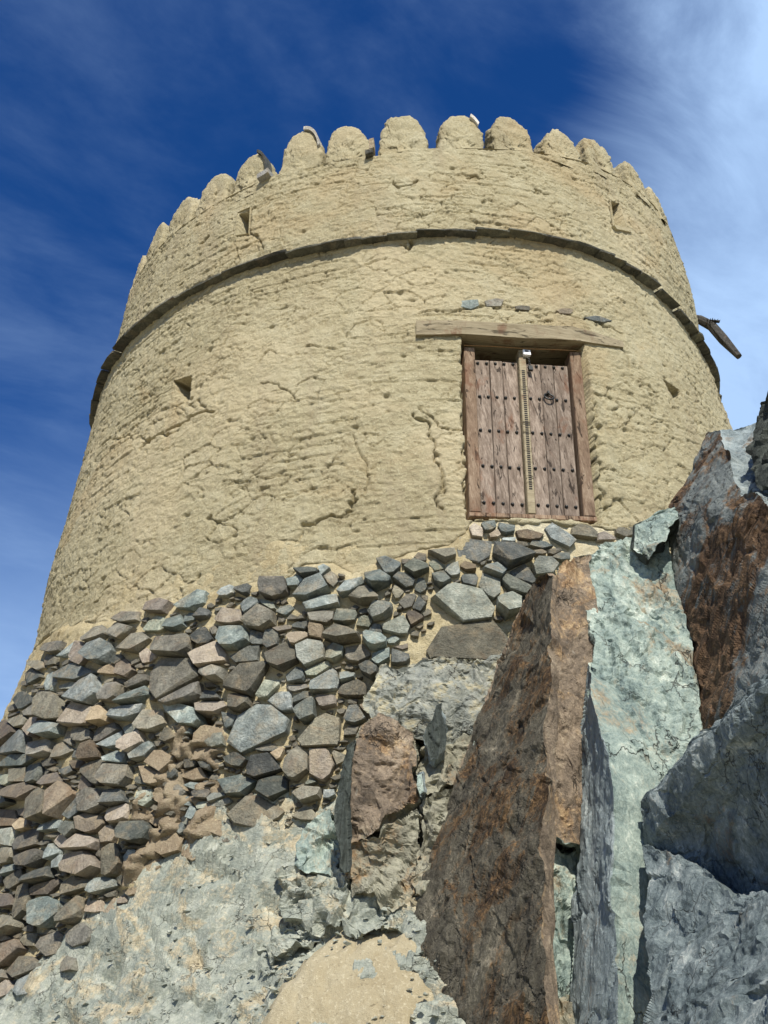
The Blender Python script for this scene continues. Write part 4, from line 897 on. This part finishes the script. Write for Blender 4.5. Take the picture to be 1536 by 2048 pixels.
# fin A: tall brown sheet standing on edge in the middle
rock('rock_fin', 'tall dark brown rock fin standing on edge, its tip just below the door sill',
     [(1088, 1150, 5.95), (1108, 1152, 5.85), (1103, 1300, 5.62), (1092, 1500, 5.45), (1088, 1700, 5.32), (1090, 1850, 5.25), (1108, 2130, 5.1), (800, 2130, 6.0), (806, 1980, 6.05), (820, 1870, 6.1), (850, 1760, 6.15), (885, 1640, 6.22), (940, 1480, 6.35), (1000, 1330, 6.38), (1055, 1190, 6.25)],
     RT*0.045+np.array([0.02, 0.1, 0]), ['rock_brown', 'rock_orange'], amp=0.32, ridge=0.020, warp=0.55)
# lower left lobe of that fin, a thinner sheet in front
rock('rock_fin', 'thin rusty brown rock sheet leaning against the left side of the tall fin',
     [(975, 1480, 6.15), (985, 1520, 6.05), (965, 1620, 5.98), (930, 1720, 5.95), (885, 1850, 5.95), (870, 1900, 6.0), (838, 1860, 6.12), (850, 1760, 6.12), (880, 1660, 6.16), (925, 1560, 6.2)], RT*0.15+np.array([0, 0.06, 0]), ['rock_brown', 'rock_brown'], amp=0.35, ridge=0.02, warp=0.6)
# pale block with orange crust right of the fin
rock('rock_block', 'orange crusted upright rock face between the brown fin and the narrow dark slab',
     [(1108, 1165, 5.9), (1135, 1130, 5.98), (1180, 1108, 6.05), (1200, 1250, 5.85), (1185, 1400, 5.72), (1168, 1500, 5.66), (1166, 1600, 5.62), (1162, 1690, 5.60), (1130, 1683, 5.6), (1098, 1660, 5.6), (1096, 1400, 5.72)], np.array([0.12, 0.9, 0.05]), ['rock_orange', 'rock_green'], amp=0.5, warp=0.6)
rock('rock_block', 'pale grey blocky rock low down between the brown fin and the dark slab',
     [(1098, 1690, 5.72), (1165, 1712, 5.72), (1158, 1850, 5.60), (1148, 1985, 5.52), (1120, 1995, 5.50), (1092, 1985, 5.52), (1080, 1850, 5.62)], np.array([0.12, 0.9, 0]), ['rock_green', 'rock_green'], amp=0.8)
rock('rock_block', 'small rough boulder at the bottom edge beside the brown fin',
     [(1085, 2010, 5.45), (1130, 1990, 5.45), (1160, 2010, 5.42), (1165, 2140, 5.35), (1080, 2140, 5.35)], np.array([0.1, 0.8, 0]), ['rock_mix', 'rock_mix'], amp=0.8)
# slab B: narrow shaded side plus the broad bright face
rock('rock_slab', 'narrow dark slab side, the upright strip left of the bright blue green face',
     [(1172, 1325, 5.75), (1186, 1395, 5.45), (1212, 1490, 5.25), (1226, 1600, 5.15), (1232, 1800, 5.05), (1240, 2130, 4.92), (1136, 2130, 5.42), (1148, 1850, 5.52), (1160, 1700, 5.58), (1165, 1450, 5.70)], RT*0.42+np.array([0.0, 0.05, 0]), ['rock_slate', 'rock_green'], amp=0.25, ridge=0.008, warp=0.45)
rock('rock_outcrop', 'broad bright blue green cracked rock face right of the door sill',
     [(1172, 1112, 6.10), (1215, 1088, 6.14), (1280, 1072, 6.18), (1335, 1085, 6.12), (1352, 1150, 6.0), (1395, 1350, 5.62), (1410, 1480, 5.42), (1430, 1600, 5.3), (1430, 2130, 5.1), (1236, 2130, 5.04), (1230, 1800, 5.16), (1226, 1600, 5.24), (1214, 1495, 5.32), (1190, 1400, 5.52), (1180, 1250, 5.82)], np.array([0.15, 1.0, 0.0]), ['rock_green', 'rock_green'], amp=0.62, ridge=0.012, warp=0.55)
rock('rock_block', 'small pale rock block perched on the bright face against the dark slab',
     [(1280, 1090, 6.0), (1292, 1045, 6.02), (1312, 1026, 6.05), (1348, 1016, 6.05), (1364, 1046, 5.9), (1342, 1078, 5.85), (1305, 1098, 5.85), (1296, 1118, 5.9)], np.array([0.05, 0.35, 0.08]), ['rock_green', 'rock_dark'], amp=0.5)
# slab C: great brown sheet on the right
rock('rock_slab', 'large rust brown rock sheet rising on the right against the tower wall',
     [(1420, 868, 6.15), (1441, 860, 6.0), (1454, 905, 5.75), (1482, 988, 5.35), (1505, 985, 5.2), (1536, 1010, 4.95), (1600, 1055, 4.6), (1720, 1130, 4.1), (1720, 2130, 3.9), (1430, 2130, 5.2), (1410, 1600, 5.4), (1400, 1480, 5.52), (1388, 1350, 5.72), (1352, 1170, 6.0), (1336, 1025, 6.2), (1380, 935, 6.2)], np.array([0.95, 0.25, 0.0]), ['rock_rust', 'rock_slate'], amp=0.30, ridge=0.012, warp=0.5)
rock('rock_block', 'light grey rock top with a lit face at the upper right, under the dark overhang',
     [(1424, 872, 6.25), (1445, 862, 6.22), (1518, 846, 6.1), (1640, 800, 5.9), (1640, 1110, 4.75), (1540, 1015, 5.2), (1505, 988, 5.35), (1484, 992, 5.42), (1456, 912, 5.8)], np.array([0.25, 0.7, -0.1]), ['rock_slate', 'rock_slate'], amp=0.3, ridge=0.008, warp=0.5)
rock('rock_slab', 'shaded rock edge coloured nearly black at the right border of the picture beside the sky',
     [(1514, 850, 5.6), (1522, 818, 5.55), (1545, 780, 5.3), (1640, 700, 4.7), (1640, 1010, 4.4), (1536, 982, 5.0), (1517, 972, 5.2)], np.array([0.8, 0.1, 0.0]), ['rock_dark', 'rock_dark'], amp=0.6)  # near-black colour carries the shade on this left-facing rock
# slab D: shaded blue grey rock, lower right, leaning out over the viewer
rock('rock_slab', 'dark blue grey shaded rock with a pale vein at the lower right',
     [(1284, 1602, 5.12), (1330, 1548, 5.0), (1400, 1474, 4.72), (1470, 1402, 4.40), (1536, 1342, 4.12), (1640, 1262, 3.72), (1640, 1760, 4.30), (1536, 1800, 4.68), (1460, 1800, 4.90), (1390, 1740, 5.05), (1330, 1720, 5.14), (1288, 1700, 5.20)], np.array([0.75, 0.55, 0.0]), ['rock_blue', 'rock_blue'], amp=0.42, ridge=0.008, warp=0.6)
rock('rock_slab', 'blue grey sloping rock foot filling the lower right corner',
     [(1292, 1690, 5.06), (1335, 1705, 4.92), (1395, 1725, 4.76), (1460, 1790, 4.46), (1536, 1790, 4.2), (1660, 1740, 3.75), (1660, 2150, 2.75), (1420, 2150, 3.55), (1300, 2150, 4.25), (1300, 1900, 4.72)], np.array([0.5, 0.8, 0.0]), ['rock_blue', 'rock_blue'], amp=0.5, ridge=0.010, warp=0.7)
# boulders between the wall and the fin
rock('boulder', 'large boulder with a yellowish top under the wide flat stone of the wall',
     [(758, 1338, 6.62), (840, 1326, 6.62), (930, 1320, 6.6), (1020, 1320, 6.58), (1030, 1350, 6.5), (1005, 1405, 6.45), (985, 1466, 6.42), (930, 1484, 6.42), (850, 1482, 6.42), (800, 1462, 6.4), (745, 1430, 6.45), (735, 1400, 6.5)], np.array([0.1, 0.7, 0.1]), ['rock_yellow', 'rock_mix'], amp=0.8, fol=False)
rock('boulder', 'rounded orange brown boulder left of the fin, behind the thin dark sheet',
     [(730, 1450, 6.38), (765, 1428, 6.42), (826, 1462, 6.38), (838, 1530, 6.32), (834, 1600, 6.26), (800, 1628, 6.24), (742, 1655, 6.24), (697, 1685, 6.26), (692, 1600, 6.28), (700, 1530, 6.32)], np.array([0.05, 0.6, 0.05]), ['rock_orange', 'rock_mix'], amp=0.65, fol=False)
rock('rock_sheet', 'thin dark green layered rock sheet on edge at the left of the orange boulder',
     [(700, 1492, 6.28), (712, 1482, 6.3), (704, 1560, 6.24), (697, 1650, 6.2), (697, 1738, 6.16), (680, 1738, 6.16), (672, 1640, 6.2), (682, 1550, 6.24)], np.array([0.03, 0.5, 0.0]), ['rock_dark', 'rock_dark'], L=0.015, warp=0.5, ridge=0.012, amp=0.35)
rock('boulder', 'dark brown wedged block between the boulders just left of the fin',
     [(846, 1492, 6.42), (900, 1480, 6.42), (960, 1468, 6.40), (968, 1500, 6.38), (945, 1555, 6.34), (890, 1580, 6.32), (842, 1588, 6.32)], np.array([0.05, 0.5, 0]), ['rock_mix', 'rock_mix'], amp=0.9, fol=False)
rock('boulder', 'greenish grey cracked boulder below the orange one',
     [(694, 1700, 6.26), (740, 1672, 6.24), (800, 1640, 6.22), (832, 1616, 6.22), (836, 1700, 6.17), (838, 1790, 6.12), (780, 1806, 6.12), (705, 1792, 6.16)], np.array([0.05, 0.6, 0]), ['rock_mix', 'rock_mix'], amp=1.0, fol=False)
rock('boulder', 'grey green split boulder touching the foot of the brown fin',
     [(840, 1612, 6.24), (890, 1592, 6.24), (936, 1590, 6.24), (930, 1650, 6.18), (900, 1720, 6.14), (870, 1790, 6.1), (842, 1795, 6.1)], np.array([0.05, 0.6, 0]), ['rock_mix', 'rock_mix'], amp=1.0, fol=False)
rock('rock_shard', 'dark upright pointed shard between the two upper boulders',
     [(868, 1412, 6.34), (880, 1408, 6.34), (892, 1450, 6.32), (886, 1500, 6.28), (862, 1520, 6.26), (846, 1470, 6.3)], np.array([0.04, 0.3, 0]), ['rock_dark', 'rock_slate'], L=0.015, warp=0.5, ridge=0.012, amp=0.4)
rock('rock_shard', 'pale upright sliver of rock right of the dark wedged block',
     [(948, 1462, 6.34), (964, 1456, 6.34), (972, 1500, 6.3), (964, 1560, 6.26), (950, 1560, 6.26), (946, 1500, 6.3)], np.array([0.03, 0.25, 0]), ['rock_green', 'rock_slate'], L=0.015, warp=0.5, ridge=0.012, amp=0.35)
rock('rock_shard', 'small pale blue shard stuck in the joint beside the orange boulder',
     [(834, 1545, 6.2), (846, 1540, 6.2), (850, 1580, 6.17), (838, 1592, 6.17), (832, 1570, 6.18)], np.array([0.02, 0.2, 0]), ['rock_green', 'rock_slate'], L=0.015, warp=0.5, ridge=0.012, amp=0.2)
rock('boulder', 'flat pale green slab left of the thin dark sheet',
     [(612, 1650, 6.5), (664, 1618, 6.5), (674, 1640, 6.46), (678, 1722, 6.36), (602, 1722, 6.38), (600, 1680, 6.45)], np.array([0.03, 0.5, -0.05]), ['rock_green', 'rock_green'], amp=0.7, fol=False)
LB = [('blue grey jointed block at the head of the bedrock slope, leftmost', [(572, 1730, 6.42), (640, 1722, 6.4), (645, 1790, 6.3), (610, 1840, 6.24), (574, 1835, 6.26)]),
      ('blue grey jointed block below the flat pale green slab', [(646, 1724, 6.38), (700, 1735, 6.32), (705, 1800, 6.24), (690, 1850, 6.16), (640, 1856, 6.18), (620, 1838, 6.2)]),
      ('blue grey jointed block under the greenish cracked boulder', [(708, 1800, 6.2), (770, 1812, 6.16), (775, 1862, 6.08), (720, 1878, 6.06), (698, 1850, 6.1)]),
      ('blue grey jointed block beside the foot of the brown fin', [(776, 1812, 6.16), (842, 1800, 6.12), (838, 1850, 6.06), (800, 1868, 6.02), (778, 1862, 6.04)]),
      ('pale crumbly block at the edge of the sand drift', [(520, 1880, 6.42), (590, 1850, 6.36), (630, 1866, 6.22), (590, 1910, 6.14), (540, 1940, 6.16)])]
for lbl, fr in LB: rock('rock_block', lbl, fr, np.array([0.03, 0.5, -0.1]), ['bedrock', 'bedrock'], amp=1.1, fol=False)

# loose chips of stone and mud lying on the slope
GV = []; GF = []; rg = random.Random(77)
bx_, by_ = gx, gy
cnt = 0
while cnt < 620:
    x, y = rg.uniform(-3.0, 0.75), rg.uniform(-6.2, -4.9)
    pz = Pd[np.searchsorted(gy, y)*len(gx)+np.searchsorted(gx, x)]
    ux1, uy1 = proj(pz[None]); ux1, uy1 = float(ux1[0]), float(uy1[0])
    near_sand = abs(float((edge_dist(np.array([ux1]), np.array([uy1]), px_poly))[0])) < 45
    if not near_sand and rg.random() > 0.35: continue
    zt = max(pz[2], bed_z(np.array([[pz[0]]]), np.array([[pz[1]]]))[0, 0]+(0.05 if near_sand else 0)); r_ = rg.uniform(0.006, 0.022)*(1.6 if rg.random() > 0.9 else 1); bm = bmesh.new()
    for q in range(8):
        v = Vector((rg.gauss(0, 1), rg.gauss(0, 1), rg.gauss(0, 0.6))).normalized()*r_; bm.verts.new((pz[0]+v.x*1.3, pz[1]+v.y, zt+v.z*0.8+r_*0.3))
    bmesh.ops.convex_hull(bm, input=bm.verts); bm.verts.index_update(); o_ = len(GV)
    GV += [tuple(v.co) for v in bm.verts]; GF += [tuple(o_+v.index for v in f.verts) for f in bm.faces]; bm.free(); cnt += 1
tag(mesh_obj('gravel', GV, GF, M['bedrock']), 'loose pale stone chips lying on the bedrock slope', 'gravel', kind='stuff')
